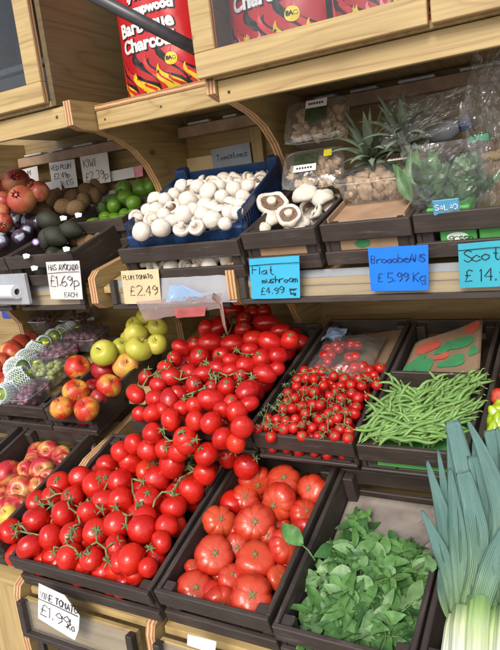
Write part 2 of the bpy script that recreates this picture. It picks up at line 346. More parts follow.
def write(bm, text, x, y, h, O, ux, uy, un, stroke=.0009, slant=.05, wid=.62, seed=1, fit=None):
    """hand lettering in the plane O + u*ux + v*uy, lifted along un; h = cap height in metres"""
    r = random.Random(seed); s = h/6; kx = 1
    if fit:
        tot = sum(h*.45 if c == ' ' else h*(.36 if c in '1Iil.,' else wid*1.12+.08) for c in text)
        kx = min(1, (fit-x)/tot)
    for ch in text:
        if ch == ' ': x += h*.45*kx; continue
        jx, jy, js = r.uniform(-.04, .04)*h, r.uniform(-.06, .06)*h, r.uniform(.92, 1.08)
        narrow = ch in '1Iil.,'
        for stc in GL.get(ch, GL['o']).split(';'):
            pts = []
            for p in stc.split():
                gx, gy = int(p[0])+r.uniform(-.18, .18), int(p[1])-2+r.uniform(-.18, .18)
                if narrow: gx -= 1.4
                u = x+jx+(gx*wid/.62*.95+slant*gy)*s*js*kx; v = y+jy+gy*s*js
                pts.append(O+ux*u+uy*v+un*.0005)
            tube(bm, pts, stroke, 5, flat=.5, up=un)
        x += h*(.36 if narrow else wid*1.12+.08)*kx
    return x
def card(name, tl, tr, bl, Y, m, label, lines, ink='ink', cat='price sign', group=None, rules=(), stroke=.0011, cut=None, Ybot=None):
    """a flat card standing at depth Y; lines: (text, u, v, cap height) as fractions of the card's width/height"""
    TL, TR, BL = U(*tl, Y), U(*tr, Y), U(*bl, Ybot or Y)
    ux, uy = (TR-TL), (TL-BL); w, h = ux.length, uy.length
    un = ux.cross(uy).normalized()
    if un.y > 0: un = -un
    bm = bmesh.new(); O = BL-TL
    poly = cut or [(0, 0), (1, 0), (1, 1), (0, 1)]
    sub = []
    for i, (a, b) in enumerate(poly):
        c = poly[(i+1) % len(poly)]
        for k in range(4): sub.append((a+(c[0]-a)*k/4, b+(c[1]-b)*k/4))
    f0 = [bm.verts.new(O+ux*a+uy*b+un*(.0012*math.sin(3*a+2*b))) for a, b in sub]
    f1 = [bm.verts.new(v.co-un*.0009) for v in f0]
    bm.faces.new(f0); bm.faces.new(f1[::-1])
    for i in range(len(f0)): bm.faces.new((f0[i], f1[i], f1[(i+1) % len(f0)], f0[(i+1) % len(f0)]))
    bmesh.ops.recalc_face_normals(bm, faces=bm.faces)
    o = mkobj(name, bm, m, loc=TL); tag(o, label, cat, group)
    bm = bmesh.new(); e1, e2 = ux.normalized(), uy.normalized()
    for i, (t, u, v, hh) in enumerate(lines):
        write(bm, t, u*w, v*h, hh*h, O, e1, e2, un*2.2, stroke, seed=len(label)+i, fit=w*.97)
    for (a, b, c, d) in rules:
        tube(bm, [O+ux*a+uy*b+un*.0018, O+ux*(a+c)/2+uy*((b+d)/2+.01)+un*.0018, O+ux*c+uy*d+un*.0018], stroke*.7, 5)
    if lines: mkobj('lettering', bm, M[ink], o)
    else: bm.free()
    return o

# ------------------------------------------------------------------ ground
bm = bmesh.new(); bmesh.ops.create_grid(bm, x_segments=2, y_segments=2, size=60)
g = mkobj('pavement', bm, plain('paving', (.30, .29, .28), .8, vs=3)); g['kind'] = 'structure'

# ------------------------------------------------------------------ plywood stand
S = thing('display_stand', 'plywood market stand with curved uprights, sloping shelves and dark price rails', 'display stand', (-.6, 1.5, 0))
bm = bmesh.new(); box(bm, W(-2.9, 1.95, -1.5), W(.9, 1.968, 1.0), .001); wpart('back_panel', bm, M['ply_back'], S)
PROF = [(1.39, .33), (1.39, .262), (1.43, .250), (1.50, .247), (1.585, .226), (1.655, .195), (1.71, .150), (1.755, .085), (1.775, .03), (1.775, -.02), (1.74, -.07), (1.60, -.115), (1.395, -.155), (1.372, -.175), (1.372, -.250), (1.40, -.27), (1.52, -.272), (1.63, -.288), (1.71, -.33), (1.765, -.40), (1.77, -.47), (1.735, -.525), (1.66, -.565), (1.54, -.605), (1.36, -.655), (1.23, -.685), (1.195, -.705), (1.195, -.745), (1.22, -.765), (1.24, -.79), (1.2, -.83), (1.05, -.872), (.955, -.885), (.925, -.90), (.917, -.925), (.917, -1.06), (.93, -1.5), (1.95, -1.5), (1.95, .33)]
def upright(x0, x1, xs=0.0):
    bm = bmesh.new()
    sh = lambda z: xs*max(0, min(1, (-.3-z)/.6))
    a = [bm.verts.new(W(x0+sh(z), y, z)) for y, z in PROF]; b = [bm.verts.new(W(x1+sh(z), y, z)) for y, z in PROF]
    for tri in tessellate_polygon([[Vector((y, z, 0)) for y, z in PROF]]):
        bm.faces.new([a[i] for i in tri]); bm.faces.new([b[i] for i in tri][::-1])
    for i in range(len(a)):
        j = (i+1) % len(a); f = bm.faces.new((a[j], a[i], b[i], b[j])); f.material_index = 1
    bmesh.ops.recalc_face_normals(bm, faces=bm.faces)
    wpart('upright', bm, [M['ply_y'], M['edge_x']], S)
upright(-1.331, -1.305); upright(-.853, -.827, -.045); upright(-2.15, -2.124)
t17 = math.tan(math.radians(16.5))
def shelf(x0, x1, y0, z0, y1, name='shelf'):
    bm = bmesh.new(); z1 = z0+(y1-y0)*t17
    vs = box(bm, (x0, y0, -.018), (x1, y1, 0), .001)
    for v in vs: v.co = W(v.co.x, v.co.y, v.co.z+z0+(v.co.y-y0)*t17)
    wpart(name, bm, M['ply_x'], S)
XS = [(-2.12, -1.334), (-1.302, -.856), (-.824, .6)]
for a, b in XS: shelf(a, b, 1.40, -.207, 1.945)
for a, b in [(-2.12, -1.334), (-1.302, -.90), (-.824, .6)]: shelf(a, b, 1.43, -.567, 1.945)
for a, b in [(-2.12, -1.334), (-1.302, -.90), (-.868, .6)]: shelf(a, b, .95, -.918, 1.6)
def rail(x0, x1, y, ztop, zbot, ends=True, strip=True):
    bm = bmesh.new()
    box(bm, W(x0, y-.002, zbot-.014), W(x1, y+.02, zbot), .002)
    if ends:
        box(bm, W(x0, y-.003, zbot+.0005), W(x0+.018, y+.018, ztop), .002); box(bm, W(x1-.018, y-.003, zbot+.0005), W(x1, y+.018, ztop), .002)
    r = wpart('price_rail', bm, M['cr_x'], S)
    bm = bmesh.new(); box(bm, W(x0+.004, y+.021, zbot-.01), W(x1-.004, y+.033, ztop-.004), .001); mkobj('backing_board', bm, M['ply_x'], r)
    bm = bmesh.new(); box(bm, W(x0+.02, y+.012, zbot+.001), W(x1-.02, y+.0135, ztop-.002), 0); mkobj('clear_cover', bm, M['cover'], r)
    bm = bmesh.new(); box(bm, W(x0+.02, y+.0145, zbot+.68*(ztop-zbot)), W(x1-.02, y+.0165, ztop-.003), 0)
    if strip: mkobj('grey_strip', bm, M['alu'], r)
    else: bm.free()
rail(-.822, .58, 1.385, -.184, -.252); rail(-1.262, -.858, 1.385, -.186, -.258); rail(-1.65, -1.372, 1.385, -.186, -.256); rail(-2.1, -1.70, 1.385, -.186, -.256)
def lowrail(x0, x1):
    rail(x0, x1, .90, -.925, -1.012, True, False)
    bm = bmesh.new()
    n = max(3, int((x1-x0)/.085))
    for i in range(n):
        x = x0+.05+(x1-x0-.1)*i/(n-1); box(bm, W(x-.011, .905, -1.46), W(x+.011, .918, -1.027), .001)
    wpart('slats', bm, M['cr_z'], S)
lowrail(-1.30, -.925); lowrail(-.865, -.30); lowrail(-.27, .5)
bm = bmesh.new(); box(bm, W(-2.1, .955, -1.46), W(-1.334, .973, -.925), .001); wpart('front_panel', bm, M['ply_z'], S)
# lips above the crates, and battens with pale pads at the back
for x0, x1, y, z0, z1, m in [(-2.12, -1.334, 1.392, .260, .318, 'ply_x'), (-1.300, -.870, 1.487, .250, .3035, 'ply_x'), (-.825, .6, 1.40, .236, .291, 'ply_x')]:
    bm = bmesh.new(); box(bm, W(x0, y, z0), W(x1, y+.018, z1), .0015)
    for f in bm.faces:
        if abs(f.normal.x) > .9: f.material_index = 1
    lb = wpart('lip_board', bm, [M[m], M['edge_y']], S)
    for xs in (x0+.03, (x0+x1)/2+.02, x1-.03):
        bm = bmesh.new(); tube(bm, [W(xs, y+.001, (z0+z1)/2+rnd.uniform(-.008, .008)), W(xs, y-.0008, (z0+z1)/2)], [.0042, .0036], 10); mkobj('screw', bm, M['steel'], lb)
bm = bmesh.new(); box(bm, W(-1.303, 1.485, .304), W(-.854, 1.948, .320), .001)
for f in bm.faces:
    if f.normal.y < -.9: f.material_index = 1
wpart('cabinet_floor', bm, [M['ply_y'], M['edge_z']], S)
for x0, x1 in [(-2.12, -1.334), (-1.302, -.856), (-.824, .6)]:
    bm = bmesh.new(); box(bm, W(x0, 1.895, .235), W(x1, 1.948, .272), .002); b = wpart('batten', bm, M['batten'], S)
    x = x0+.05
    while x < x1-.05:
        w = rnd.uniform(.05, .11); bm = bmesh.new(); box(bm, W(x, 1.89, .2735), W(min(x1-.01, x+w), 1.93, .281), .001); x += w+rnd.uniform(.05, .09)
        mkobj('pad', bm, M['tile'], b)
# wall battens behind the limes (white strip) and a post
bm = bmesh.new(); box(bm, W(-1.302, 1.925, .045), W(-.856, 1.949, .095), .001); wpart('back_strip', bm, M['tile'], S)
bm = bmesh.new(); box(bm, W(-2.12, 1.925, .045), W(-1.334, 1.949, .095), .001); wpart('back_strip', bm, M['tile'], S)
bm = bmesh.new(); box(bm, W(-1.03, 1.925, .10), W(-.99, 1.949, .234), .001); wpart('post', bm, M['ply_z'], S)

# ------------------------------------------------------------------ wall cabinets with glazed doors
def door(root, x0, x1, z0, z1, fw, y0=1.36, y1=1.381):
    bm = bmesh.new()
    box(bm, W(x0, y0, z0), W(x1, y1, z0+fw), .002); box(bm, W(x0, y0, z1-fw), W(x1, y1, z1), .002)
    box(bm, W(x0, y0, z0+fw), W(x0+fw, y1, z1-fw), .002); box(bm, W(x1-fw, y0, z0+fw), W(x1, y1, z1-fw), .002)
    bm.normal_update()
    for f in bm.faces:
        if abs(f.normal.x) > .9: f.material_index = 1
        elif abs(f.normal.z) > .9: f.material_index = 2
    d = wpart('cabinet_door', bm, [M['ply_x'], M['edge_y'], M['edge_y']], root)
    bm = bmesh.new(); box(bm, W(x0+fw, y0+.008, z0+fw), W(x1-fw, y0+.012, z1-fw), 0); mkobj('pane', bm, M['pane'], d)
def cabinet(name, label, x0, x1, zb, doors, dark):
    c = thing(name, label, 'cabinet', W(x0, 1.39, zb))
    for sx in (x0, x1-.018):
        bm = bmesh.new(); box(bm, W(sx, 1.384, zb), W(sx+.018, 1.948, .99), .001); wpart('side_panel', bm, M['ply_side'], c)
    bm = bmesh.new(); box(bm, W(x0+.019, 1.384, zb), W(x1-.019, 1.946, zb+.016), .001); wpart('cabinet_floor', bm, M['ply_y'], c)
    bm = bmesh.new(); box(bm, W(x0+.019, 1.384, .972), W(x1-.019, 1.946, .99), .001); wpart('cabinet_top', bm, M['ply_y'], c)
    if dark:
        bm = bmesh.new(); box(bm, W(x0+.02, 1.80, zb+.018), W(x1-.02, 1.82, .97), .001); wpart('lining', bm, M['shade'], c)  # near-black board added as the shade inside the cabinet
    for a in doors: door(c, *a)
    return c
M['ply_side'] = ply('dark_plywood_side', 'y', .30)  # same plywood in a much darker tone
cabinet('wall_cabinet', 'plywood cabinet with a dark glazed door beside the open charcoal sack shelf', -1.94, -1.352, .322, [(-1.95, -1.373, .331, .985, .058)], True)
cabinet('wall_cabinet', 'plywood cabinet with charcoal sacks behind its glazed doors, over the mushrooms', -.846, .45, .293, [(-.857, -.303, .297, .985, .058), (-.296, .44, .297, .985, .058)], False)

# dark interior boxes in the left cabinet
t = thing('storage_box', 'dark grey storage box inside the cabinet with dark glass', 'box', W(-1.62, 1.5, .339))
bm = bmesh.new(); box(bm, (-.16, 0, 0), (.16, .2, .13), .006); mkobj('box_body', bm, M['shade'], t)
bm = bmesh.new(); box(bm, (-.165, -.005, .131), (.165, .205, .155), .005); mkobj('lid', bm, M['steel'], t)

# steel awning arm across the opening
bm = bmesh.new(); p1, p2 = U(197, 50, 1.47), U(70, -16, 1.34)
tube(bm, [p1-p1, (p2-p1)*.5, (p2-p1)*1.3], .0165, 14)
tag(mkobj('awning_arm', bm, M['steel'], loc=p1, smooth=True), 'dark grey steel awning arm slanting across the red charcoal sack', 'awning arm')

# ------------------------------------------------------------------ charcoal sacks
def text_mesh(s, size, offset=0):
    cu = bpy.data.curves.new('lettering', 'FONT'); cu.body = s; cu.size = size; cu.offset = offset; cu.fill_mode = 'FRONT'; cu.resolution_u = 3
    o = bpy.data.objects.new('lettering', cu); C.objects.link(o)
    bpy.context.view_layer.update()
    dg = bpy.context.evaluated_depsgraph_get(); me = bpy.data.meshes.new_from_object(o.evaluated_get(dg))
    bpy.data.objects.remove(o); return me
SW, SH, SD = .265, .52, .10                     # sack width, height, depth
def sack_y(x, z):                              # front surface of the sack: x in -SW/2..SW/2, z in 0..SH
    u = min(1, abs(x)/(SW/2)); v = min(1, max(0, z/SH))
    b = (1-u**3.0)*min(1, (v/.10+.25))**.5*(1-max(0, v-.55)/.45*.75)
    return -SD/2*b - .004*noise.noise(Vector((x*22, z*17, 1.3))) - .003*noise.noise(Vector((x*60, z*50, 7)))
FL = [(0, 0), (.10, .16), (.06, .42), (-.10, .72), (-.20, 1.0), (-.06, .86), (.16, .66), (.30, .40), (.28, .16), (.20, 0)]
def flame(bm, x, z, w, h, lift, mirror=1):
    """a wavy tongue, as a strip of quads laid over the sack"""
    n = 12; prev = None
    for i in range(n+1):
        t = i/n; cx = x+mirror*w*(-.9*t+.35*math.sin(t*6.0)); hw = w*.42*(1-t)**.8+.0006
        if t < .12: hw *= .55+t*3.7
        row = []
        for q in (-1, -.33, .33, 1):
            X = cx+q*hw; Z = z+t*h; X = max(-SW/2+.004, min(SW/2-.004, X))
            row.append(bm.verts.new((X, sack_y(X, Z)-lift, Z)))
        if prev:
            for k in range(3): bm.faces.new((prev[k], prev[k+1], row[k+1], row[k]))
        prev = row
def sack(label, loc, rotz=0, pale=None):
    t = thing('charcoal_sack', label, 'charcoal sack', loc, Euler((0, 0, rotz)), 'red sacks of charcoal')
    bm = bmesh.new(); nx, nz = 22, 34; fr, bk = [], []
    for j in range(nz+1):
        fr.append([bm.verts.new(((i/nx-.5)*SW, sack_y((i/nx-.5)*SW, j/nz*SH), j/nz*SH)) for i in range(nx+1)])
        bk.append([bm.verts.new(((i/nx-.5)*SW, -sack_y((i/nx-.5)*SW, j/nz*SH)*.8, j/nz*SH)) for i in range(nx+1)])
    for j in range(nz):
        for i in range(nx):
            bm.faces.new((fr[j][i], fr[j][i+1], fr[j+1][i+1], fr[j+1][i])); bm.faces.new((bk[j][i+1], bk[j][i], bk[j+1][i], bk[j+1][i+1]))
        bm.faces.new((bk[j][0], fr[j][0], fr[j+1][0], bk[j+1][0])); bm.faces.new((fr[j][nx], bk[j][nx], bk[j+1][nx], fr[j+1][nx]))
    for i in range(nx): bm.faces.new((fr[0][i+1], fr[0][i], bk[0][i], bk[0][i+1]))
    mkobj('sack_body', bm, M['bagred'], t, True)
    r = random.Random(5); k = bmesh.new(); y = bmesh.new(); rd = bmesh.new()
    for i in range(6):
        x = -SW/2+.036+i*.042; hh = (.085, .11, .07, .105, .08, .115, .075, .11, .085)[i]
        flame(k, x+.004, .004, .084, hh*1.2+.014, .0010)
        flame(rd if i % 2 else y, x+.003, .006, .050, hh*1.2-.010, .0018)
        flame(y if i % 2 else rd, x+.021, .004, .034, hh*.70, .0022)
    mkobj('flame_outline', k, M['black'], t); mkobj('yellow_flame', y, M['yellowprint'], t); mkobj('red_flame', rd, M['bagred2'], t)
    blk = bmesh.new(); wh = bmesh.new()
    def put(s, size, cx, z, off, bm_, lift):
        me = text_mesh(s, size, off); xs = [v.co.x for v in me.vertices]; mx = (min(xs)+max(xs))/2
        b = bmesh.new(); b.from_mesh(me); bpy.data.meshes.remove(me)
        for v in b.verts:
            X, Z = v.co.x-mx+cx, v.co.y+z
            v.co = Vector((X, sack_y(X, Z)-lift, Z))
        m2 = bpy.data.meshes.new('tmp'); b.to_mesh(m2); b.free(); bm_.from_mesh(m2); bpy.data.meshes.remove(m2)
    for s, sz, cx, z in (('Charcoal', .050, -.008, .138), ('Barbecue', .050, -.008, .186), ('Lumpwood', .034, .012, .234), ('ly Natural', .028, .0, .274)):
        put(s, sz, cx+.0018, z-.0018, .0042, blk, .0012); put(s, sz, cx, z, .0022, wh, .0022)
    mkobj('lettering_shadow', blk, M['black'], t); mkobj('lettering', wh, M['whiteprint'], t)
    def disc(bm_, cx, cz, rr, lift):
        ctr = bm_.verts.new((cx, sack_y(cx, cz)-lift, cz)); ring = []
        for a in range(20):
            X, Z = cx+rr*math.cos(a*PI/10), cz+rr*math.sin(a*PI/10); ring.append(bm_.verts.new((X, sack_y(X, Z)-lift, Z)))
        for a in range(20): bm_.faces.new((ctr, ring[a], ring[(a+1) % 20]))
    bd = bmesh.new(); disc(bd, .066, .098, .0175, .0030); bo = mkobj('badge', bd, M['yellowprint'], t)
    bd = bmesh.new(); put('BAG', .014, .066, .0955, .0006, bd, .0040); mkobj('lettering', bd, M['black'], bo)
    if pale is not None:
        bd = bmesh.new()
        for i in range(5):
            X0 = pale+i*.016
            flame(bd, X0, .02, .03, .06, .0034, 1 if i % 2 else -1)
        mkobj('pale_print', bd, M['pinkprint'], t)
    return t
q = U(161, 84, 1.60)
sack('red charcoal sack standing on the open shelf behind the steel arm', (q.x-.005, 1.62, 1.5+.319), .05)
for i, (x, lab) in enumerate([(-.695, 'red charcoal sack behind cabinet glass, nearest the open shelf'), (-.415, 'red charcoal sack behind cabinet glass, beside the door stile'), (-.04, 'red charcoal sack behind the farther cabinet door')]):
    sack(lab, (x, 1.50, 1.5+.312), rnd.uniform(-.05, .05), (-.12 if i == 0 else -.02))

# ------------------------------------------------------------------ crates
H = .105
class Crate:
    def __init__(s, label, x0, x1, ytop, ztop, d, yaw=0, pitch=16.5, tone='', H=H, front=True, name='crate', sides=True):
        s.w, s.d, s.H = x1-x0, d, H
        s.R = Euler((math.radians(pitch), 0, math.radians(yaw))).to_matrix()
        loc = W(x0, ytop, ztop)-s.R @ Vector((0, 0, H))
        s.M = Matrix.Translation(loc) @ s.R.to_4x4(); s.I = s.M.inverted()
        s.dz = .105-H
        t = thing(name, label, 'crate', loc, s.R.to_euler(), 'dark stained produce crates'); s.o = t
        w = s.w; th = .011
        j = lambda a: rnd.uniform(-a, a)
        for nm, y in (('front_slats', 0), ('back_slats', d-th)):
            bm = bmesh.new()
            box(bm, (0, y, H-.043+j(.001)), (w, y+th, H), .002); box(bm, (0, y+.001, .002), (w, y+th+.001, max(.011, H-.068)+j(.002)), .002)
            mkobj(nm, bm, M['cr_x'], t)
        for x in (0, w-th):
            bm = bmesh.new(); box(bm, (x, th+.0005, .001), (x+th, d-th-.0005, H-.001), .002); mkobj('side_board', bm, M['cr_y'], t)
        for x in (th+.0005, w-th-.0255):
            for y in (th+.0015, d-th-.0265):
                bm = bmesh.new(); box(bm, (x, y, .012), (x+.025, y+.025, H-.006), .002); mkobj('corner_post', bm, M['cr_z'], t)
        bm = bmesh.new(); n = max(3, int(w/.07)); sw = (w-2*th-.004)/n
        for i in range(n): box(bm, (th+.002+i*sw, th+.001, .002), (th+.002+i*sw+sw-.006, d-th-.001, .010), .001)
        mkobj('base', bm, M['cr_y'], t)
    dz = 0
    def at(s, px, py, h):
        """point seen at photo pixel (px, py) on the surface h above the crate's bottom (h: number or fn(u, v))"""
        o = s.I @ EYE; d = (s.I.to_3x3() @ ray(px, py)); hh = (h if not callable(h) else h(.5, .5))-s.dz
        for _ in range(8):
            p = o+d*((hh-o.z)/d.z)
            if not callable(h): break
            hh = .5*hh+.5*(h(max(0, min(1, p.x/s.w)), max(0, min(1, p.y/s.d)))-s.dz)
        return s.M @ p
    def loc(s, x, y, z): return s.M @ Vector((x, y, z))
def tuck(cr, p, r, k=.9, side=True):
    # slide a fruit along the sight line until it clears the crate's front board
    d = (p-EYE).normalized()
    for _ in range(40):
        q = cr.I @ p
        if q.y >= k*r+.013 or q.z-.55*r > cr.H: break
        p = p+d*.003
    q = cr.I @ p
    if side and q.z-.5*r < cr.H: q.x = max(.012+.8*r, min(cr.w-.012-.8*r, q.x)); p = cr.M @ q
    return p
k_vine = Crate('dark tilted crate heaped with vine tomatoes, above the white price card', -1.292, -.852, .895, -.797, .46, pitch=20)
k_beef = Crate('dark tilted crate of ribbed beef tomatoes beside the herb crate', -.838, -.563, .90, -.789, .44, pitch=19)
k_herb = Crate('dark tilted crate half filled with green herbs, pale tray showing', -.556, -.285, .90, -.80, .44, pitch=19)
k_leek = Crate('dark tilted crate holding the leeks', -.278, .03, .90, -.795, .44, pitch=19)
k_papple = Crate('dark tilted crate of pink apples beside the vine tomatoes', -1.625, -1.350, .90, -.760, .42, pitch=18)
k_papple2 = Crate('dark crate of red fruit beyond the pink apple crate', -1.93, -1.66, .90, -.760, .42, pitch=18)
k_grape = Crate('dark crate of grape punnets and fruit in foam nets', -1.742, -1.500, 1.26, -.552, .44, H=0.088)
k_apple = Crate('dark narrow crate of red, golden and green apples', -1.494, -1.311, 1.26, -.554, .38, H=0.088)
k_peach = Crate('dark crate of peaches beyond the grape punnets', -2.02, -1.752, 1.26, -.552, .44, H=0.088)
k_plum = Crate('dark crate overflowing with plum tomatoes, below the bag tray', -1.100, -.737, 1.20, -.536, .52, H=0.078)
k_cherry = Crate('dark crate of small cherry tomatoes on the vine', -.727, -.478, 1.20, -.543, .56, H=0.076)
k_bean = Crate('dark crate of green beans with printed cardboard', -.470, -.238, 1.20, -.546, .56, H=0.076)
k_pepper = Crate('dark crate of yellow green peppers behind the leeks', -.228, .05, 1.20, -.546, .56, H=0.076)
k_pome = Crate('dark crate of pomegranates beyond the wrapped plums', -1.96, -1.655, 1.35, -.092, .46)
k_avo = Crate('dark crate of avocados, kiwis and wrapped plums', -1.650, -1.362, 1.35, -.092, .46)
k_lime = Crate('dark crate of limes behind the avocados', -1.60, -1.325, 1.555, -.012, .22)
k_mush = Crate('dark crate carrying the blue tray of white mushrooms', -1.183, -.795, 1.35, -.096, .42)
k_flat = Crate('dark crate of flat open cup mushrooms', -.783, -.585, 1.35, -.082, .44)
k_tub = Crate('dark crate with a brown cardboard box and clear mushroom tub', -.571, -.362, 1.35, -.078, .46)
k_salad = Crate('dark crate with green cartons and bagged salad', -.356, .02, 1.35, -.074, .46)

def board_in(cr, name, label, cat, lo, hi, m, bev=.001, sag=0):
    bm = bmesh.new(); lo, hi = Vector(lo), Vector(hi)
    box(bm, (0, 0, 0), hi-lo, bev)
    o = mkobj(name, bm, m, loc=cr.loc(*lo)); o.rotation_euler = cr.R.to_euler(); return tag(o, label, cat)

# ------------------------------------------------------------------ produce prototypes
def calyx_mesh(r, n=5, droop=.25, stem=.4, w=.22):
    bm = bmesh.new()
    for i in range(n):
        a = 2*PI*i/n+rnd.uniform(-.25, .25); L = r*rnd.uniform(.75, 1.15); d = Vector((math.cos(a), math.sin(a), 0)); s = Vector((-d.y, d.x, 0))
        prev = None
        for k in range(5):
            t = k/4; p = d*(L*t)+Vector((0, 0, r*(.10+.30*t*(1-t)*2-droop*t*t+rnd.uniform(-.03, .06)))); hw = r*w*(1-t)**.8*(.55+.9*t)+.0002
            row = [bm.verts.new(p-s*hw), bm.verts.new(p+Vector((0, 0, r*.03))), bm.verts.new(p+s*hw)]
            if prev:
                for q in range(2): bm.faces.new((prev[q], prev[q+1], row[q+1], row[q]))
            prev = row
    if stem: tube(bm, [(0, 0, 0), (r*.05, 0, r*stem*.5), (r*.2, r*.05, r*stem)], [r*.09, r*.07, r*.09], 6)
    for f in bm.faces: f.smooth = True
    return bm
def tomato(name, label, m, flat=.86, lobes=0, depth=.0, long=1.0, cal=True, group='', seg=32, dent=.10, calr=.42, seed=0):
    """unit radius tomato, stem end at +z"""
    r0 = random.Random(seed)
    t = thing(name, label, 'tomato', group=group); ph = [r0.uniform(0, 6.28) for _ in range(6)]; am = [r0.uniform(.5, 1.2) for _ in range(6)]
    def fn(a, r, z, i):
        k = 1+.02*math.sin(2*a+ph[0])*am[0]+.015*math.sin(3*a+ph[1])*am[1]+(.13 if lobes else .085)*noise.noise(Vector((r*math.cos(a)*.8+seed*3.7, r*math.sin(a)*.8, z*.8)))
        lat = max(0, z)
        if lobes:
            c = abs(math.sin(lobes*a/2+ph[2]+.35*math.sin(a+ph[4])))
            k *= 1-depth*(.35+.65*lat+.25*max(0, -z))*(1-c)**1.7*(1.2+.6*math.sin(2*a+ph[3]))
        zz = z*flat*long
        if lat > .55: zz -= dent*((lat-.55)/.45)**2.2
        if -z > .75: zz += dent*.35*((-z-.75)/.25)**2
        return Vector((r*k*math.cos(a), r*k*math.sin(a), zz))
    bm = bmesh.new(); lathe(bm, sphere_prof(18), seg, fn); mkobj('tomato_flesh', bm, m, t, True)
    if cal is True:
        c = mkobj('calyx', calyx_mesh(calr, 5, .3, .6), M['calyx'], t, loc=(0, 0, flat*long-dent-.02))
    elif cal == 'scar':
        bm = bmesh.new(); tube(bm, [(0, 0, -.05), (0, 0, .04), (.02, .0, .11)], [.14, .11, .075], 8); c = mkobj('stem_scar', bm, M['scar'], t, loc=(0, 0, flat*long-dent-.02))
        mk = calyx_mesh(.25, 5, .1, 0, .2); mkobj('calyx', mk, M['calyx'], t, loc=(0, 0, flat*long-dent+.035))
    return proto(t)
VL = 'round red vine tomato heaped in the front crate above the white price card'
PL = 'oval red plum tomato in the heap overflowing toward the vine tomatoes'
P_vine = [tomato('vine_tomato', VL, M['vine'], .86+.03*(i % 3), 0, 0, 1, i in (0, 3), 'vine tomatoes in the front crate', seed=i) for i in range(5)]
P_plum = [tomato('plum_tomato', PL, M['plum'], .95, 3 if i == 2 else 0, .05, (1.25, 1.48, 1.25, 1.40)[i], i == 0, 'plum tomatoes in the upper heap', 28, .05, .4, seed=20+i) for i in range(4)]
BL = 'ribbed red beef tomato in the crate between vine tomatoes and herbs'
P_beef = [tomato('beef_tomato', BL, M['beef'], .70+.05*(i % 3), 5+i % 5, .09+.04*(i % 3), 1, 'scar', 'ribbed beef tomatoes', 72, .16, seed=40+i) for i in range(7)]
CL = 'tiny cherry tomato on its vine in the dark crate beside the beans'
P_cher = [tomato('cherry_tomato', CL, M['cherry'], .95, 0, 0, 1, i < 3, 'cherry tomatoes on the vine', 18, .06, .55, seed=60+i) for i in range(4)]
def apple(name, label, m, group, seed, squat=.88):
    r0 = random.Random(seed); t = thing(name, label, 'apple', group=group); ph = [r0.uniform(0, 6.28) for _ in range(4)]
    prof = [(0, -.72)]+[(math.sin(a)**.9*(1-.09*(-math.cos(a) < 0)*0), -math.cos(a)) for a in [PI*i/20 for i in range(1, 20)]]+[(0, .62)]
    def fn(a, r, z, i):
        k = 1+.03*math.sin(2*a+ph[0])+.03*max(0, -z)*math.sin(5*a+ph[1])
        zz = z*squat
        rr = math.sqrt(max(0, 1-z*z))
        if z > 0: zz -= .32*max(0, 1-rr/.55)**1.5 if rr < .55 else 0
        else: zz += .22*max(0, 1-rr/.45)**1.5 if rr < .45 else 0
        k *= 1-.10*max(0, -z-.1)
        return Vector((r*k*math.cos(a), r*k*math.sin(a), zz))
    bm = bmesh.new(); lathe(bm, sphere_prof(22), 28, fn); mkobj('apple_flesh', bm, m, t, True)
    bm = bmesh.new(); tube(bm, [(0, 0, .45), (.02, 0, .75), (.10, .03, 1.02)], [.045, .035, .055], 6); mkobj('stalk', bm, M['wood_stem'], t)
    bm = bmesh.new(); lathe(bm, [(0, -.66), (.12, -.70), (.10, -.78), (.03, -.72), (0, -.70)], 8); mkobj('apple_eye', bm, M['eye'], t)
    return proto(t)
P_pink = [apple('pink_apple', 'pink blushed apple in the crate beside the vine tomatoes', M['pink'], 'pink apples in the low crate', i) for i in range(2)]
P_jazz = [apple('red_yellow_apple', 'red and yellow apple in the narrow crate above the pink apples', M['jazz'], 'red and yellow apples in the narrow crate', 10+i, .92) for i in range(2)]
P_redap = [apple('red_apple', 'deep red apple among the red and yellow apples in the narrow crate', M['redapple'], 'deep red apples in the narrow crate', 14)]
P_green = [apple('green_apple', 'green apple at the back of the narrow apple crate', M['green'], 'green apples at the back of the crate', 20+i, .86) for i in range(2)]
P_gold = [apple('golden_apple', 'golden yellow apple in the narrow apple crate', M['golden'], 'golden yellow apples', 24, .92)]
def blob(name, label, cat, m, group, fn, part, seg=20, n=12, extra=None):
    t = thing(name, label, cat, group=group); bm = bmesh.new(); lathe(bm, sphere_prof(n), seg, fn); mkobj(part, bm, m, t, True)
    if extra: extra(t)
    return proto(t)
def wob(s, amp=.04, flat=1.0, sy=1.0):
    return lambda a, r, z, i: Vector((r*math.cos(a), r*math.sin(a)*sy, z*flat))*(1+amp*noise.noise(Vector((math.cos(a)*r*1.6+s*9, math.sin(a)*r*1.6, z*1.6))))
P_peach = blob('peach', 'blushed peach in the crate beyond the foam netted fruit', 'peach', M['peach'], 'peaches', wob(1), 'peach_flesh')
def crown_(t):
    bm = bmesh.new()
    for k in range(6):
        a = k*PI/3; d = Vector((math.cos(a), math.sin(a), 0)); tube(bm, [d*.16+Vector((0, 0, .88)), d*.2+Vector((0, 0, 1.08)), d*.33+Vector((0, 0, 1.2))], [.09, .07, .01], 5)
    mkobj('crown', bm, M['pome'], t)
P_pome = blob('pomegranate', 'reddish pomegranate piled beside the wrapped plums', 'pomegranate', M['pome'], 'pomegranates', wob(2, .06, .92), 'pomegranate_body', extra=crown_)
P_pomeo = blob('pomegranate', 'pale orange pomegranate on the pomegranate pile', 'pomegranate', M['pomeo'], None, wob(3, .06, .92), 'pomegranate_body', extra=crown_)
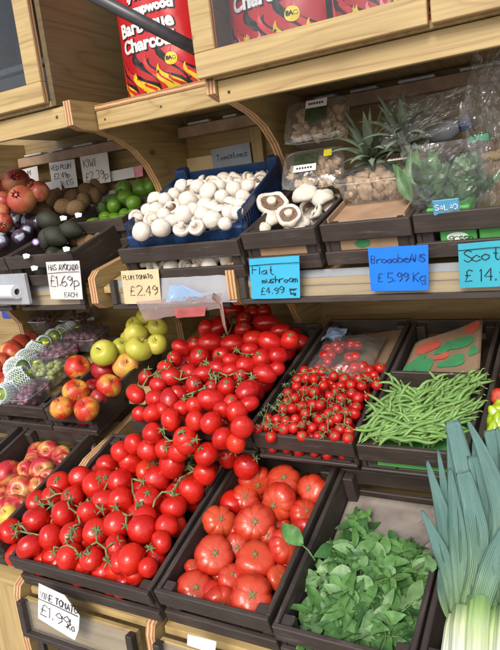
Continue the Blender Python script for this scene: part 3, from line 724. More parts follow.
def kend(t):
    bm = bmesh.new(); lathe(bm, [(0, 1.32), (.13, 1.30), (.10, 1.24), (0, 1.22)], 8); mkobj('fruit_eye', bm, M['eye'], t)
P_kiwi = blob('kiwi', 'brown furry kiwi in the heap before the handwritten cards', 'kiwi', M['kiwi'], 'kiwis', wob(4, .05, 1.28), 'kiwi_skin', extra=kend)
def pear(s):
    def fn(a, r, z, i):
        k = (1-.30*max(0, z))*(1+.03*noise.noise(Vector((math.cos(a)*3+s, math.sin(a)*3, z*3))))
        return Vector((r*k*math.cos(a), r*k*math.sin(a), z*1.32))
    return fn
def aend(t):
    bm = bmesh.new(); tube(bm, [(0, 0, 1.27), (.02, 0, 1.38)], [.10, .12], 7); mkobj('stalk', bm, M['wood_stem'], t)
P_avo = blob('avocado', 'dark pebbly avocado at the front of its crate', 'avocado', M['avo'], 'dark avocados', pear(1), 'avocado_skin', extra=aend)
P_avog = blob('green_avocado', 'green avocado lying with the limes', 'avocado', M['avog'], 'green avocados', pear(5), 'avocado_skin', extra=aend)
def lend(t):
    bm = bmesh.new(); lathe(bm, [(0, 1.30), (.12, 1.16), (.2, 1.0), (0, .9)], 8); mkobj('tip', bm, M['lime'], t)
P_lime = blob('lime', 'green lime in the crate behind the avocados', 'lime', M['lime'], 'limes', wob(6, .03, 1.12), 'lime_skin', extra=lend)
def wrapx(t):
    bm = bmesh.new(); lathe(bm, [(0, 1.06), (.35, .985), (.62, .82), (.60, .80), (.3, .95), (0, 1.03)], 9, lambda a, r, z, i: Vector((r*math.cos(a)*(1+.25*math.sin(3*a)), r*math.sin(a)*(1+.2*math.sin(2*a+1)), z)))
    mkobj('pale_sticker', bm, M['foil'], t)
P_plumw = blob('dark_plum', 'dark plum with a pale sticker in the avocado crate', 'plum', M['plumskin'], 'dark plums with stickers', wob(7, .03), 'plum_skin', extra=wrapx)
def mushroom(i):
    t = thing('white_mushroom', 'white button mushroom heaped in the blue tray', 'mushroom', group='white mushrooms in the blue tray'); s = i*3.1
    prof = [(0, 1.0), (.30, .965), (.58, .84), (.82, .60), (.96, .28), (1.0, .02), (.93, -.16), (.78, -.20), (.62, -.12), (.45, -.05), (0, 0)]
    bm = bmesh.new(); lathe(bm, [(r, z*(.80+.08*(i % 3))) for r, z in prof][::-1], 24, lambda a, r, z, k: Vector((r*math.cos(a), r*math.sin(a)*(1+.05*math.sin(s)), z))*(1+.07*noise.noise(Vector((math.cos(a)*1.4+s, math.sin(a)*1.4, z*1.3)))))
    mkobj('mushroom_cap', bm, M['cap'], t, True)
    bm = bmesh.new(); lathe(bm, [(0, -.02), (.48, -.03), (.60, -.135), (.3, -.15), (0, -.15)], 20); mkobj('gills', bm, M['gill'] if i == 3 else M['mstem'], t, True)
    bm = bmesh.new(); tube(bm, [(0, 0, -.05), (.02, .01, -.45), (.03, .0, -.82), (.03, 0, -.88)], [.36, .33, .37, .22], 12); mkobj('mushroom_stem', bm, M['mstem'], t, True)
    return proto(t)
P_mush = [mushroom(i) for i in range(5)]
def flatmush(i, open_=True):
    t = thing('flat_mushroom', 'large flat mushroom in the small crate', 'mushroom', group='flat mushrooms'); s = i*2.3+11
    prof = [(0, .62), (.35, .60), (.68, .47), (.92, .22), (1.0, -.02), (.93, -.20), (.80, -.22), (.70, -.10), (.40, .10), (0, .16)]
    bm = bmesh.new(); lathe(bm, prof[::-1], 32, lambda a, r, z, k: Vector((r*math.cos(a), r*math.sin(a)*.93, z+.10*r*r*math.sin(2*a+s)))*(1+.16*noise.noise(Vector((math.cos(a)*1.5+s, math.sin(a)*1.5, z)))))
    mkobj('mushroom_cap', bm, M['cap'], t, True)
    bm = bmesh.new(); lathe(bm, [(0, .15), (.42, .085), (.72, -.105), (.60, -.09), (.3, .04), (0, .07)], 28, lambda a, r, z, k: Vector((r*math.cos(a), r*math.sin(a)*.93, z+.10*r*r*math.sin(2*a+s)))*(1+.16*noise.noise(Vector((math.cos(a)*1.5+s, math.sin(a)*1.5, z))))); mkobj('gills', bm, M['gill'], t, True)
    bm = bmesh.new(); tube(bm, [(0, 0, .1), (.02, .01, -.16), (.04, 0, -.30), (.04, 0, -.33)], [.30, .27, .30, .18], 14); mkobj('mushroom_stem', bm, M['mstem'], t, True)
    return proto(t)
P_flat = [flatmush(i) for i in range(3)]

# ------------------------------------------------------------------ heaps
def fill(cr, protos, r, h, x0=.02, x1=None, y0=.02, y1=None, stem=.25, jit=.25, layers=1, dz=0, sp=1.75, rr=.08, cond=None):
    """a bed of the same fruit under the placed ones"""
    x1 = x1 or cr.w-.02; y1 = y1 or cr.d-.02; out = []
    j = 0; y = y0+r
    while y < y1-r*.6:
        x = x0+r+(r*.85 if j % 2 else 0)
        while x < x1-r*.6:
            X, Y = x+rnd.uniform(-jit, jit)*r, y+rnd.uniform(-jit, jit)*r
            z = max(.012+r*.7, (h if not callable(h) else h(X/cr.w, Y/cr.d))-cr.dz)+rnd.uniform(-.25, .25)*r
            if cond is None or cond(X, Y):
                p = cr.loc(X, Y, z); out.append(dup(rnd.choice(protos), p, rrot(3), r*rnd.uniform(1-rr, 1+rr)))
            x += r*sp
        y += r*sp*.87; j += 1
    return out
# --- vine tomatoes, front heap
hv = lambda u, v: .088+.055*math.sin(PI*min(1, max(0, .12+v*.7)))*(.55+.45*math.sin(PI*min(1, max(0, u*.9+.05))))
LOW = [(11, 531, 12), (16, 554, 11), (30, 547, 13), (36, 519, 13.5), (51, 537, 12), (64, 514, 13), (37, 502, 11), (52, 496, 10), (59, 484, 12), (72, 497, 11), (80, 477, 11), (72, 535, 12), (44, 561, 11), (56, 563, 12), (70, 557, 13.5), (89, 513, 12), (96, 532, 13), (80, 575, 11), (91, 559, 12), (105, 573, 14.5), (117, 525, 13.5), (104, 502, 12), (116, 547, 12), (122, 562, 12), (121, 586, 11), (96, 485, 13.5), (107, 466, 11), (104, 480, 11), (122, 452, 11.5), (131, 462, 12), (134, 444, 10), (120, 482, 13), (121, 501, 13), (149, 450, 11), (152, 434, 10), (147, 471, 11), (156, 479, 13), (172, 464, 14), (187, 442, 12.5), (206, 454, 12), (204, 474, 11), (191, 491, 13), (147, 499, 13), (174, 507, 13), (145, 518, 12), (142, 529, 14), (131, 559, 15), (127, 584, 12), (161, 542, 11.5), (167, 526, 11.5), (148, 567, 10), (229, 457, 11), (246, 467, 12.5)]
vine_pts = {}
def place_low(lst):
    for px, py, rp in lst:
        p = tuck(k_vine, k_vine.at(px, py, hv), rp*pxm(px, py, .95), .8 if py > 552 else .15, False)
        if p.y > 1.165 and px > 118: p = U(px, py, 1.165-.0006*(465-py))
        if px > 215: p = k_beef.at(px, py, .14)
        r = rp*1.06*pxm(px, py, p.y)
        cal = rnd.random() < .30
        pr = rnd.choice((P_vine[0], P_vine[3])) if cal else rnd.choice((P_vine[1], P_vine[2], P_vine[4]))
        ax = (EYE-p).normalized()+Vector((rnd.gauss(0, .5), rnd.gauss(0, .3), .75)) if cal else None
        rot = (ax.to_track_quat('Z', 'Y')).to_euler() if cal else rrot(2.5)
        if (px, py) in ((142, 529), (156, 479), (117, 525)): # turned so the pale blossom scar shows
            rot = ((p-EYE).normalized()).to_track_quat('Z', 'Y').to_euler()
        dup(pr, p-ray(px, py).normalized()*0, rot, r)
        vine_pts[(px, py)] = (p, r)
place_low(LOW)
fill(k_vine, P_vine[1:3], .030, lambda u, v: hv(u, v)-.042, y1=.42)
fill(k_vine, P_vine[1:3], .029, .032, y1=.10, sp=2.0)
# --- plum tomatoes, upper heap running down over the crate front
def plum_surf(px, py):
    a = k_plum.at(px, py, lambda u, v: .115+.045*math.sin(PI*max(0, min(1, .15+v*.75))))
    if py > 418: return a.lerp(U(px, py, 1.150), min(1, (py-418)/14))
    return a
MID = [(206, 329, 8), (195, 345, 8), (182, 348, 8), (175, 359, 8), (184, 362, 8), (200, 358, 11), (189, 372, 8), (204, 374, 9), (171, 377, 9.5), (146, 378, 8), (212, 343, 11), (233, 344, 10), (219, 326, 9), (234, 310, 9), (252, 313, 9), (243, 330, 9), (266, 323, 10), (254, 339, 9), (270, 342, 10.5), (290, 341, 10), (280, 331, 8), (278, 356, 9), (262, 360, 10.5), (246, 366, 9.5), (265, 374, 10), (250, 350, 8), (232, 361, 8), (221, 355, 8), (204, 361, 10), (218, 368, 8), (241, 376, 8), (230, 371, 8), (276, 369, 7.5), (264, 312, 8), (244, 320, 8), (147, 383, 8), (158, 385, 8), (136, 394, 9), (141, 401, 9.5), (155, 399, 9.5), (170, 401, 10), (153, 414, 10), (171, 420, 11), (153, 432, 9.5), (185, 438, 12), (194, 385, 9), (204, 378, 9), (189, 375, 8), (195, 406, 9), (195, 421, 10), (212, 400, 11.5), (211, 423, 11), (179, 394, 8), (208, 443, 11), (131, 443, 9), (190, 392, 8), (182, 408, 8), (140, 414, 8), (227, 388, 10), (248, 391, 11), (265, 380, 9.5), (231, 403, 8.5), (237, 412, 11), (242, 427, 11.5), (223, 438, 11), (212, 388, 8), (256, 386, 8), (226, 378, 9), (249, 404, 8), (223, 421, 9), (163, 410, 8), (164, 392, 8), (227, 353, 8), (165, 368, 8), (151, 391, 8), (165, 449, 10), (178, 452, 10), (197, 441, 10), (200, 452, 10), (216, 451, 11), (228, 447, 10), (172, 432, 10), (160, 441, 10), (142, 430, 9), (190, 430, 9), (236, 443, 10), (219, 461, 10), (240, 452, 10), (184, 453, 10), (142, 452, 10), (222, 410, 9), (200, 432, 9), (178, 421, 9), (160, 424, 9)]
_k = []
for m_ in MID:
    if all(math.hypot(m_[0]-o[0], m_[1]-o[1]) > (13.2 if m_[1] > 416 else 10) for o in _k) and (m_[1] < 440 or all(math.hypot(m_[0]-o[0], m_[1]-o[1]) > 12.0 for o in LOW)): _k.append(m_)
MID = _k
for i, (px, py, rp) in enumerate(MID):
    p = plum_surf(px, py); r = rp*pxm(px, py, p.y)*1.06
    rr_ = random.Random(i)
    if py > 405:
        pr = P_vine[rr_.choice((1, 2, 4))]; dup(pr, p, Euler((rr_.uniform(-3, 3), rr_.uniform(-3, 3), 0)), r, label=PL.replace('oval', 'rounded'), group='rounded tomatoes at the foot of the upper heap', cat='tomato').name = 'plum_tomato'
    else:
        cal = rr_.random() < .28
        pr = P_plum[0] if cal else P_plum[rr_.choice((1, 2, 3, 3))]
        ang = rr_.gauss(.15, .6); ax = RW @ Vector((math.cos(ang), math.sin(ang)*.7, rr_.gauss(0, .4)))
        if cal: ax = (EYE-p).normalized()+Vector((rr_.gauss(0, .5), 0, .8))
        dup(pr, p, ax.to_track_quat('Z', 'Y').to_euler(), r*.93)
fill(k_plum, P_plum[1:], .026, lambda u, v: .075+.03*math.sin(PI*v), x0=.01)
fill(k_plum, P_plum[1:], .026, .040, y1=.09)
# --- trusses: branching green vine lying over the heaps
def truss(label, pts, arms, r, lift=.012, group='tomato vine stalks'):
    base = Vector(pts[0]); bm = bmesh.new(); path = [Vector(p)-base for p in pts]
    tube(bm, path, [r*1.25]*(len(path)-1)+[r], 7)
    o = thing('vine_stalk', label, 'vine stalk', base, group=group); mkobj('main_stem', bm, M['vinestem'], o)
    for (i, end) in arms:
        a = path[i]; b = Vector(end)-base; mid = (a+b)/2+Vector((rnd.uniform(-.006, .006), -.006, rnd.uniform(.006, .014)))
        bm = bmesh.new(); tube(bm, [a, a.lerp(mid, .6), mid, b.lerp(mid, .3), b], [r*1.1, r, r*1.35, r, r*.9], 6)
        s = mkobj('side_stem', bm, M['vinestem'], o)
        cm = calyx_mesh(r*8, 5, .15, .25, .15)
        d = (EYE-(b+base)).normalized()+Vector((0, 0, .6)); q = d.to_track_quat('Z', 'Y')
        mkobj('calyx', cm, M['calyx'], s, loc=b).rotation_euler = q.to_euler()
    return o
def on(f, px, py, up=.030):
    p = f(px, py); return p+(EYE-p).normalized()*up
fl_ = lambda px, py: k_vine.at(px, py, hv)
TL_ = 'green branching vine stalk lying across the front vine tomatoes'
TU_ = 'green branching vine stalk lying across the upper plum tomatoes'
for pts, arms in [
    ([(40, 500), (48, 499), (56, 494), (66, 493)], [(0, (42, 506)), (1, (52, 506)), (2, (50, 490)), (3, (68, 498))]),
    ([(20, 531), (28, 533), (40, 535)], [(0, (16, 535)), (1, (19, 525))]),
    ([(84, 503), (90, 498), (98, 504)], [(0, (80, 508)), (1, (92, 508)), (2, (102, 510))]),
    ([(91, 545), (97, 542), (106, 549), (107, 560)], [(0, (90, 556)), (1, (98, 531)), (2, (118, 542)), (3, (108, 562))]),
    ([(163, 442), (171, 440), (178, 444), (190, 448), (192, 462)], [(0, (166, 434)), (1, (161, 449)), (2, (172, 452)), (3, (182, 436)), (4, (188, 468))]),
    ([(180, 480), (188, 474), (195, 470), (198, 476)], [(0, (173, 495)), (1, (178, 486)), (2, (190, 466)), (3, (200, 480))]),
    ([(135, 455), (146, 452), (153, 463)], [(0, (133, 450)), (2, (155, 464))]),
    ([(132, 479), (133, 492), (138, 505)], [(0, (143, 482)), (2, (140, 506))]),
    ([(172, 492), (162, 492), (155, 500), (153, 507)], [(0, (174, 496))]),
    ([(118, 472), (108, 482), (103, 492)], [(0, (120, 471))])]:
    truss(TL_, [on(fl_, *p) for p in pts], [(i, on(fl_, e[0], e[1], .026)) for i, e in arms], .0021, group='vine stalks on the front heap')
for pts, arms in [([(60, 512), (70, 508), (78, 514), (80, 524)], [(0, (54, 518)), (1, (70, 500)), (3, (74, 530))]), ([(120, 512), (128, 516), (136, 512)], [(0, (115, 508)), (1, (126, 526)), (2, (142, 506))]), ([(60, 548), (68, 545), (76, 549)], [(0, (54, 552)), (1, (70, 538)), (2, (80, 556))]), ([(186, 458), (196, 456), (200, 464)], [(0, (180, 462)), (1, (200, 448)), (2, (204, 470))])]:
    truss(TL_, [on(fl_, *p) for p in pts], [(i, on(fl_, e[0], e[1], .026)) for i, e in arms], .0021, group='vine stalks on the front heap')
truss('green star calyx stalk beside the front crate wall', [on(fl_, 150, 549, .024), on(fl_, 151, 547, .03), on(fl_, 153, 546, .03)], [(1, on(fl_, 150, 549, .026))], .0018)
for pts, arms in [
    ([(170, 375), (180, 380), (192, 376), (200, 368)], [(0, (168, 370)), (1, (184, 372)), (2, (196, 384)), (3, (206, 366))]),
    ([(186, 395), (198, 391), (208, 386), (216, 384)], [(0, (184, 400)), (1, (192, 398)), (2, (206, 392)), (3, (218, 378))]),
    ([(218, 372), (228, 376), (238, 372), (250, 374)], [(0, (214, 376)), (1, (226, 382)), (2, (240, 379)), (3, (252, 379))]),
    ([(142, 388), (148, 377), (158, 373), (166, 366)], [(0, (138, 386)), (1, (148, 370)), (2, (160, 380)), (3, (170, 362))]),
    ([(164, 436), (170, 441), (180, 439), (192, 446)], [(0, (163, 430)), (1, (166, 448)), (2, (182, 432)), (3, (196, 440))]),
    ([(214, 358), (212, 366), (208, 375)], [(0, (220, 354)), (1, (206, 362)), (2, (212, 380))]),
    ([(240, 353), (250, 355), (258, 352)], [(0, (236, 350)), (1, (248, 360)), (2, (262, 354))]),
    ([(231, 318), (232, 326), (227, 336)], [(0, (234, 315)), (2, (224, 338))]),
    ([(243, 383), (252, 378), (260, 372)], [(0, (240, 388)), (2, (264, 370))])]:
    truss(TU_, [on(plum_surf, *p, .026) for p in pts], [(i, on(plum_surf, e[0], e[1], .024)) for i, e in arms], .0018, group='vine stalks on the upper heap')
truss('green vine stalk beside the two tomatoes at the beef crate corner', [k_beef.at(238, 452, .165), k_beef.at(246, 452, .17), k_beef.at(254, 455, .165)], [(0, k_beef.at(234, 452, .165)), (2, k_beef.at(256, 459, .16))], .0018)

# --- beef tomatoes
for px, py, rp, dx, dy in [(222, 501, 13.5, 0, 1), (245, 499, 15, 0, .3), (256, 481, 17, .2, -.4), (285, 482, 18, -.1, .5), (315, 490, 16, -.4, .2), (279, 502, 19.5, -.5, -.3), (219, 522, 17, .2, .3), (255, 524, 21, 0, .2), (304, 513, 15, .4, .3), (286, 546, 18, .6, .4), (215, 555, 20, 0, .2), (255, 560, 20, 0, .7), (237, 547, 14, 0, 0), (196, 590, 20, 0, .25), (252, 597, 23, 0, .15), (221, 601, 17, .2, -.3), (231, 577, 14, .2, .4), (278, 578, 13, .6, .4), (193, 567, 9, 0, .8), (268, 535, 12, 0, 0)]:
    p = k_beef.at(px, py, .088 if rp > 15 else .070); r = rp*pxm(px, py, p.y); p = tuck(k_beef, p, r)
    tocam = (EYE-p).normalized(); ax = tocam+RW @ Vector((dx, -dy, 0))
    smooth = (px, py) in ((222, 501),)
    pr = P_vine[1] if smooth else rnd.choice(P_beef)
    o = dup(pr, p, (ax.to_track_quat('Z', 'Y') @ Euler((0, 0, rnd.uniform(0, 6))).to_quaternion()).to_euler(), r, label='smooth round tomato lying on the ribbed beef tomatoes' if smooth else BL, group='ribbed beef tomatoes' if not smooth else 'smooth tomatoes on the beef crate')
fill(k_beef, P_beef[:2], .036, .042, x0=.005)

# --- cherry tomatoes
cher_h = lambda u, v: .098+.022*math.sin(PI*min(1, max(0, v*1.6+.1)))
CH = [(258, 429, 5.5), (271, 437, 6), (284, 429, 6.5), (302, 436, 5.5), (335, 436, 6), (348, 438, 6.2), (318, 436, 5.2), (355, 368, 6), (363, 367, 6), (369, 371, 6), (380, 368, 6), (374, 376, 5.5), (377, 385, 5.6), (362, 386, 5.5), (351, 385, 5.5), (341, 386, 5.5), (358, 398, 6), (330, 396, 5.2), (334, 376, 5)]
n = 0
lo_l, lo_r, up_r, up_l = Vector((258, 432)), Vector((350, 437)), Vector((378, 372)), Vector((302, 373))
for row in range(10):
    v = row/9.0
    a, b = lo_l.lerp(up_l, v), lo_r.lerp(up_r, v); cnt = 10 if row < 6 else 9
    for i in range(cnt):
        q = a.lerp(b, (i+(.5 if row % 2 else .1))/cnt)+Vector((rnd.gauss(0, 1.5), rnd.gauss(0, 1.5)))
        if all((q-Vector(c[:2])).length > 6.6 for c in CH): CH.append((q.x, q.y, rnd.uniform(4.9, 6.1)))
for px, py, rp in CH:
    p = k_cherry.at(px, py, cher_h); p += (EYE-p).normalized()*rnd.uniform(-.006, .006); r = rp*pxm(px, py, p.y)
    dup(rnd.choice(P_cher[:3]) if rnd.random() < .8 else P_cher[3], p, face_cam(p, .45, Vector((0, 0, .5))), r)
fill(k_cherry, P_cher[3:], .0135, .082, y1=.34, sp=1.9)
fill(k_cherry, P_cher[3:], .0135, .03, y0=.008, y1=.06, sp=2.6)
ch_ = lambda px, py: k_cherry.at(px, py, cher_h)
for pts in [[(283, 402), (279, 412), (276, 426)], [(327, 402), (328, 418), (328, 434)], [(345, 400), (345, 415), (344, 428)], [(275, 427), (288, 425), (304, 427)], [(324, 373), (345, 374), (362, 378), (374, 382)], [(290, 385), (285, 397), (284, 404)], [(308, 378), (304, 392), (300, 408)], [(318, 386), (312, 400), (310, 416)], [(296, 374), (316, 372), (336, 372)], [(338, 392), (336, 404), (332, 416)], [(268, 408), (264, 418), (262, 428)]]:
    P = [on(ch_, a, b, .016) for a, b in pts]; arms = []
    for (a, b) in pts:
        for s in (-1, 1): arms.append((pts.index((a, b)), on(ch_, a+s*5+rnd.uniform(-1, 1), b+rnd.uniform(-4, 3), .013)))
    truss('thin vine stalk threading the cherry tomatoes', P, arms, .0010, group='vine stalks of the cherry tomatoes')

# ------------------------------------------------------------------ apples, peaches and the rest of the fruit
def put(cr, protos, items, h, spread=.5, up=.5, scale=1.0, axis=None, label=None, group=None):
    out = []
    for it in items:
        px, py, rp = it[:3]; p = cr.at(px, py, it[3] if len(it) > 3 else h); r = rp*pxm(px, py, p.y)*scale; p = tuck(cr, p, r, .9, cr is not k_apple)
        if axis is not None:
            a = RW @ Vector((axis[0]+rnd.gauss(0, spread), axis[1]+rnd.gauss(0, spread), rnd.gauss(0, spread)*.6)); rot = (a.to_track_quat('Z', 'Y') @ Euler((0, 0, rnd.uniform(0, 6))).to_quaternion()).to_euler()
        else: rot = face_cam(p, spread, Vector((0, 0, up)))
        out.append(dup(rnd.choice(protos), p, rot, r, label=label, group=group))
    return out
put(k_papple, P_pink, [(8, 474, 14), (42, 470, 13), (21, 490, 14.5), (26, 469, 9), (39, 486, 10), (63, 461, 9, .06), (3, 496, 10), (2, 507, 11), (34, 458, 9, .05), (54, 478, 9), (14, 505, 11), (28, 508, 10)], .085)
put(k_papple, P_gold, [(12, 516, 11)], .088, label='yellow apple at the edge of the pink apple crate', group='yellow apple')
put(k_papple2, P_redap, [(0, 449, 8), (-8, 462, 12), (6, 462, 7)], .075, label='red fruit in the crate beyond the pink apples', group='red fruit beyond the pink apples')
fill(k_papple, P_pink, .034, .045)
put(k_apple, P_jazz, [(78, 368, 13.5), (76, 392, 13.5), (62, 408, 12.5, .13), (87, 409, 13, .13), (109, 386, 12.5)], .115, .6, .2)
put(k_apple, P_redap, [(104, 370, 13), (99, 399, 10), (93, 388, 10, .07), (124, 388, 7, .06)], .095)
put(k_apple, P_gold, [(126, 366, 13.5)], .105, .3, -.1)
for px, py, rp, Yd in [(104, 353, 14, 1.46), (139, 349, 14, 1.46), (136, 335, 13, 1.52), (146, 316, 10.5, 1.60), (158, 327, 11, 1.56), (157, 344, 11, 1.50), (135, 325, 10, 1.57), (121, 347, 10, 1.52), (147, 333, 9, 1.58), (128, 339, 9, 1.56)]:
    p = U(px, py, Yd); dup(rnd.choice(P_green), p, face_cam(p, .5, Vector((0, 0, .5))), rp*pxm(px, py, Yd)*(.95 if Yd > 1.55 else 1))
fill(k_apple, P_redap, .034, .05, x0=.005, x1=k_apple.w-.005, y1=.30, sp=1.9)
for x in (.06, .14): dup(P_jazz[0], k_apple.loc(x, .052, .048), rrot(1), .034)
put(k_peach, [P_peach], [(4, 349, 10), (15, 344, 10), (13, 353, 11), (1, 362, 10), (-9, 352, 11), (-6, 366, 11), (24, 340, 9, .09)], .105, 1.0)
fill(k_peach, [P_peach], .033, .06)
for pr, its in ((P_pome, [(39, 192, 11, 1.62), (3, 202, 11, 1.56), (1, 213, 10, 1.52), (3, 223, 10, 1.48), (16, 182, 14, 1.66), (29, 187, 9, 1.70), (-6, 190, 13, 1.62)]), (P_pomeo, [(22, 200, 14.5, 1.57)])):
    for px, py, rp, Yd in its:
        p = U(px, py, Yd); dup(pr, p, face_cam(p, .6, Vector((0, 0, .3))), rp*pxm(px, py, Yd))
put(k_avo, [P_kiwi], [(49, 198, 8.5), (62, 193, 8), (78, 188, 8.5), (88, 192, 8), (72, 200, 8.5), (55, 204, 8.5), (43, 212, 9), (40, 203, 8), (65, 207, 8.5), (99, 187, 8), (88, 184, 7.5), (57, 196, 7), (36, 213, 8), (76, 208, 8), (84, 201, 7), (95, 196, 7)], .145, .8, .2, 1, (1, .3))
put(k_avo, [P_plumw], [(20, 209, 7.5), (28, 210, 8), (11, 214, 7), (18, 221, 8), (30, 222, 8.5), (9, 230, 8), (20, 237, 8), (2, 235, 8), (2, 243, 8), (37, 222, 7), (12, 221, 7), (27, 231, 7)], .125, .5, .1)
put(k_avo, [P_avo], [(50, 221, 11.5, .125), (56, 237, 11.5), (72, 230, 10, .11), (35, 240, 9.5)], .10, .4, 0, .9, (1, .2))
bm = bmesh.new(); p = k_avo.at(35.5, 242, .125); tube(bm, [(0, 0, 0), (0, 0, .001)], [.0105, .0105], 14)
o = mkobj('sticker', bm, M['sticker_p'], loc=p+(EYE-p).normalized()*.012); o.rotation_euler = (EYE-p).to_track_quat('Z', 'Y').to_euler(); tag(o, 'round purple sticker on the avocado nearest the crate corner', 'sticker')
bm = bmesh.new(); tube(bm, [(0, 0, .0012), (0, 0, .0016)], [.0065, .0065], 14); mkobj('sticker_print', bm, M['whiteprint'], o)
fill(k_avo, [P_avo], .03, .04, y1=.2); fill(k_avo, [P_kiwi], .024, .06, y0=.2)
put(k_lime, [P_lime], [(124, 190, 9.5, .11), (126, 199, 9.5), (142, 190, 10), (114, 206, 7.5), (134, 203, 8), (150, 188, 9)], .10, .6, .3, .95)
put(k_lime, [P_avog], [(91, 205, 9.5), (110, 198, 9.5), (103, 208, 7)], .09, .4, .8, .88)
fill(k_lime, [P_lime], .025, .06)
# netted fruit
def net_fruit(i):
    t = thing('netted_fruit', 'green fruit in a pale blue foam net beside the grape punnets', 'fruit', group='fruit in foam nets'); s = i*4.1
    bm = bmesh.new(); lathe(bm, sphere_prof(14), 20, wob(s, .05, 1.05)); mkobj('fruit_body', bm, M['guava'], t, True)
    bm = bmesh.new(); n = 17
    for k in range(n):
        for sgn in (1, -1):
            pts = []
            for j in range(11):
                v = -.85+1.75*j/10; a = 2*PI*k/n+sgn*(.24 if j % 2 else -.24); rr = math.sqrt(max(.1, 1.12-v*v*.9))*1.06+(.12 if j == 10 else 0)
                pts.append((rr*math.cos(a), rr*math.sin(a), v*1.08))
            tube(bm, pts, .042, 4)
    mkobj('foam_net', bm, M['foam'], t, True)
    bm = bmesh.new(); tube(bm, [(0, 0, 1.07), (0, 0, 1.10)], [.17, .16], 12); mkobj('yellow_sticker', bm, M['sticker_y'], t)
    return proto(t)
P_net = [net_fruit(i) for i in range(3)]
put(k_grape, P_net, [(-3, 394, 13), (5, 380, 13), (17, 369, 12), (27, 360, 11), (36, 351, 10, .13), (45, 344, 9, .13), (54, 338, 9, .13), (63, 333, 8.5, .13), (8, 394, 9), (71, 330, 8, .13)], .125, .7, .2, .95)
# clear punnets
def punnet(name, label, loc, R, w, d, h, group=None, lid=False, taper=.86, rim=.006, cat='punnet', mat_='plastic'):
    t = thing(name, label, cat, loc, R, group); bm = bmesh.new(); rings = []
    for (k, z) in ((taper, 0), (taper+.04, .004), (.97, h*.9), (1, h), (1+rim/w*2, h), (1+rim/w*2, h-.004)):
        ring = []
        for a in range(28):
            an = 2*PI*a/28; c, s_ = math.cos(an), math.sin(an); e = .38
            wv = 1-(.012 if a % 2 and 0 < z < h*.9 else 0)
            ring.append(bm.verts.new((math.copysign(abs(c)**e, c)*w/2*k*wv, math.copysign(abs(s_)**e, s_)*d/2*k*wv, z)))
        rings.append(ring)
    for p, q in zip(rings, rings[1:]):
        for a in range(28): f = bm.faces.new((p[a], p[(a+1) % 28], q[(a+1) % 28], q[a])); f.smooth = True
    bm.faces.new(rings[0][::-1]); mkobj('tub', bm, M[mat_], t)
    if lid:
        bm = bmesh.new(); n = 14; gr = []
        for j in range(n+1):
            gr.append([bm.verts.new(((i/n-.5)*w*1.0, (j/n-.5)*d*1.0, h+.003+.012*(1-(2*i/n-1)**4)*(1-(2*j/n-1)**4)+.003*noise.noise(Vector((i*.7, j*.7, w*90))))) for i in range(n+1)])
        for j in range(n):
            for i in range(n): f = bm.faces.new((gr[j][i], gr[j][i+1], gr[j+1][i+1], gr[j+1][i])); f.smooth = True
        mkobj('lid', bm, M['film'], t)
    return t
def grape_mesh(m):
    bm = bmesh.new(); lathe(bm, sphere_prof(8, dz=1.15), 12); me = bpy.data.meshes.new('grape'); bm.to_mesh(me); bm.free(); me.materials.append(m)
    for p in me.polygons: p.use_smooth = True
    return me
GP, GG, GD = grape_mesh(M['grape_p']), grape_mesh(M['grape_g']), grape_mesh(M['date'])
def grapes(t, me, w, d, h, r, n, name='grape'):
    for i in range(n):
        o = bpy.data.objects.new(name, me); C.objects.link(o); o.parent = t
        o.location = (rnd.uniform(-.42, .42)*w, rnd.uniform(-.42, .42)*d, h*rnd.uniform(.35, .95)); o.scale = (r*rnd.uniform(.85, 1.1),)*3; o.rotation_euler = rrot(2)
def sticker(t, x, y, z, m='sticker_y', w=.016, d=.012, name='price_sticker'):
    bm = bmesh.new(); box(bm, (x-w/2, y-d/2, z), (x+w/2, y+d/2, z+.0008), 0); return mkobj(name, bm, M[m], t)
for lab, (px, py), w, d, me, h in [
    ('clear punnet of purple grapes at the front edge of its crate', (28, 402), .165, .12, GP, .115), ('clear punnet of green grapes behind the front purple ones', (47, 381), .16, .11, GG, .12),
    ('clear punnet of purple grapes behind the green grapes', (58, 361), .16, .11, GP, .125), ('clear punnet of purple grapes at the back, beside the green apples', (88, 345), .19, .11, GP, .13)]:
    p = k_grape.at(px, py, h-.05); t = punnet('grape_punnet', lab, p, k_grape.R.to_euler(), w, d, .055, 'punnets of grapes', True)
    grapes(t, me, w, d, .060, .0105, 70); sticker(t, -.03, .012, .070)
for (px, py), lab in (((48, 327), 'clear punnet of dark red berries under the avocado price rail'), ((81, 326), 'clear punnet of dark red berries next to the plywood upright')):
    t = punnet('berry_punnet', lab, U(px, py, 1.84), Euler((.28, 0, 0)), .122, .10, .055, 'punnets of dark berries', True); grapes(t, GD, .115, .09, .055, .0095, 40, 'berry')
t = thing('dark_crate', 'dark low crate under the berry punnets at the back', 'crate', U(30, 340, 1.80))
bm = bmesh.new(); box(bm, (0, -.01, -.03), (.30, .004, .028), .002); mkobj('front_board', bm, M['cr_x'], t)
bm = bmesh.new(); box(bm, (0, .0045, -.03), (.012, .13, .028), .002); mkobj('side_board', bm, M['cr_y'], t)
bm = bmesh.new(); box(bm, (.288, .0045, -.03), (.30, .13, .028), .002); mkobj('side_board', bm, M['cr_y'], t)
bm = bmesh.new(); box(bm, (.0125, .0045, -.029), (.2875, .13, -.018), .001); mkobj('base', bm, M['cr_y'], t)
bm = bmesh.new(); box(bm, (0, 0, 0), (.085, .06, .04), .006); o = mkobj('blue_box', bm, M['bottle'], loc=U(2, 319, 1.86)); tag(o, 'dark blue box behind the peach crate', 'box')
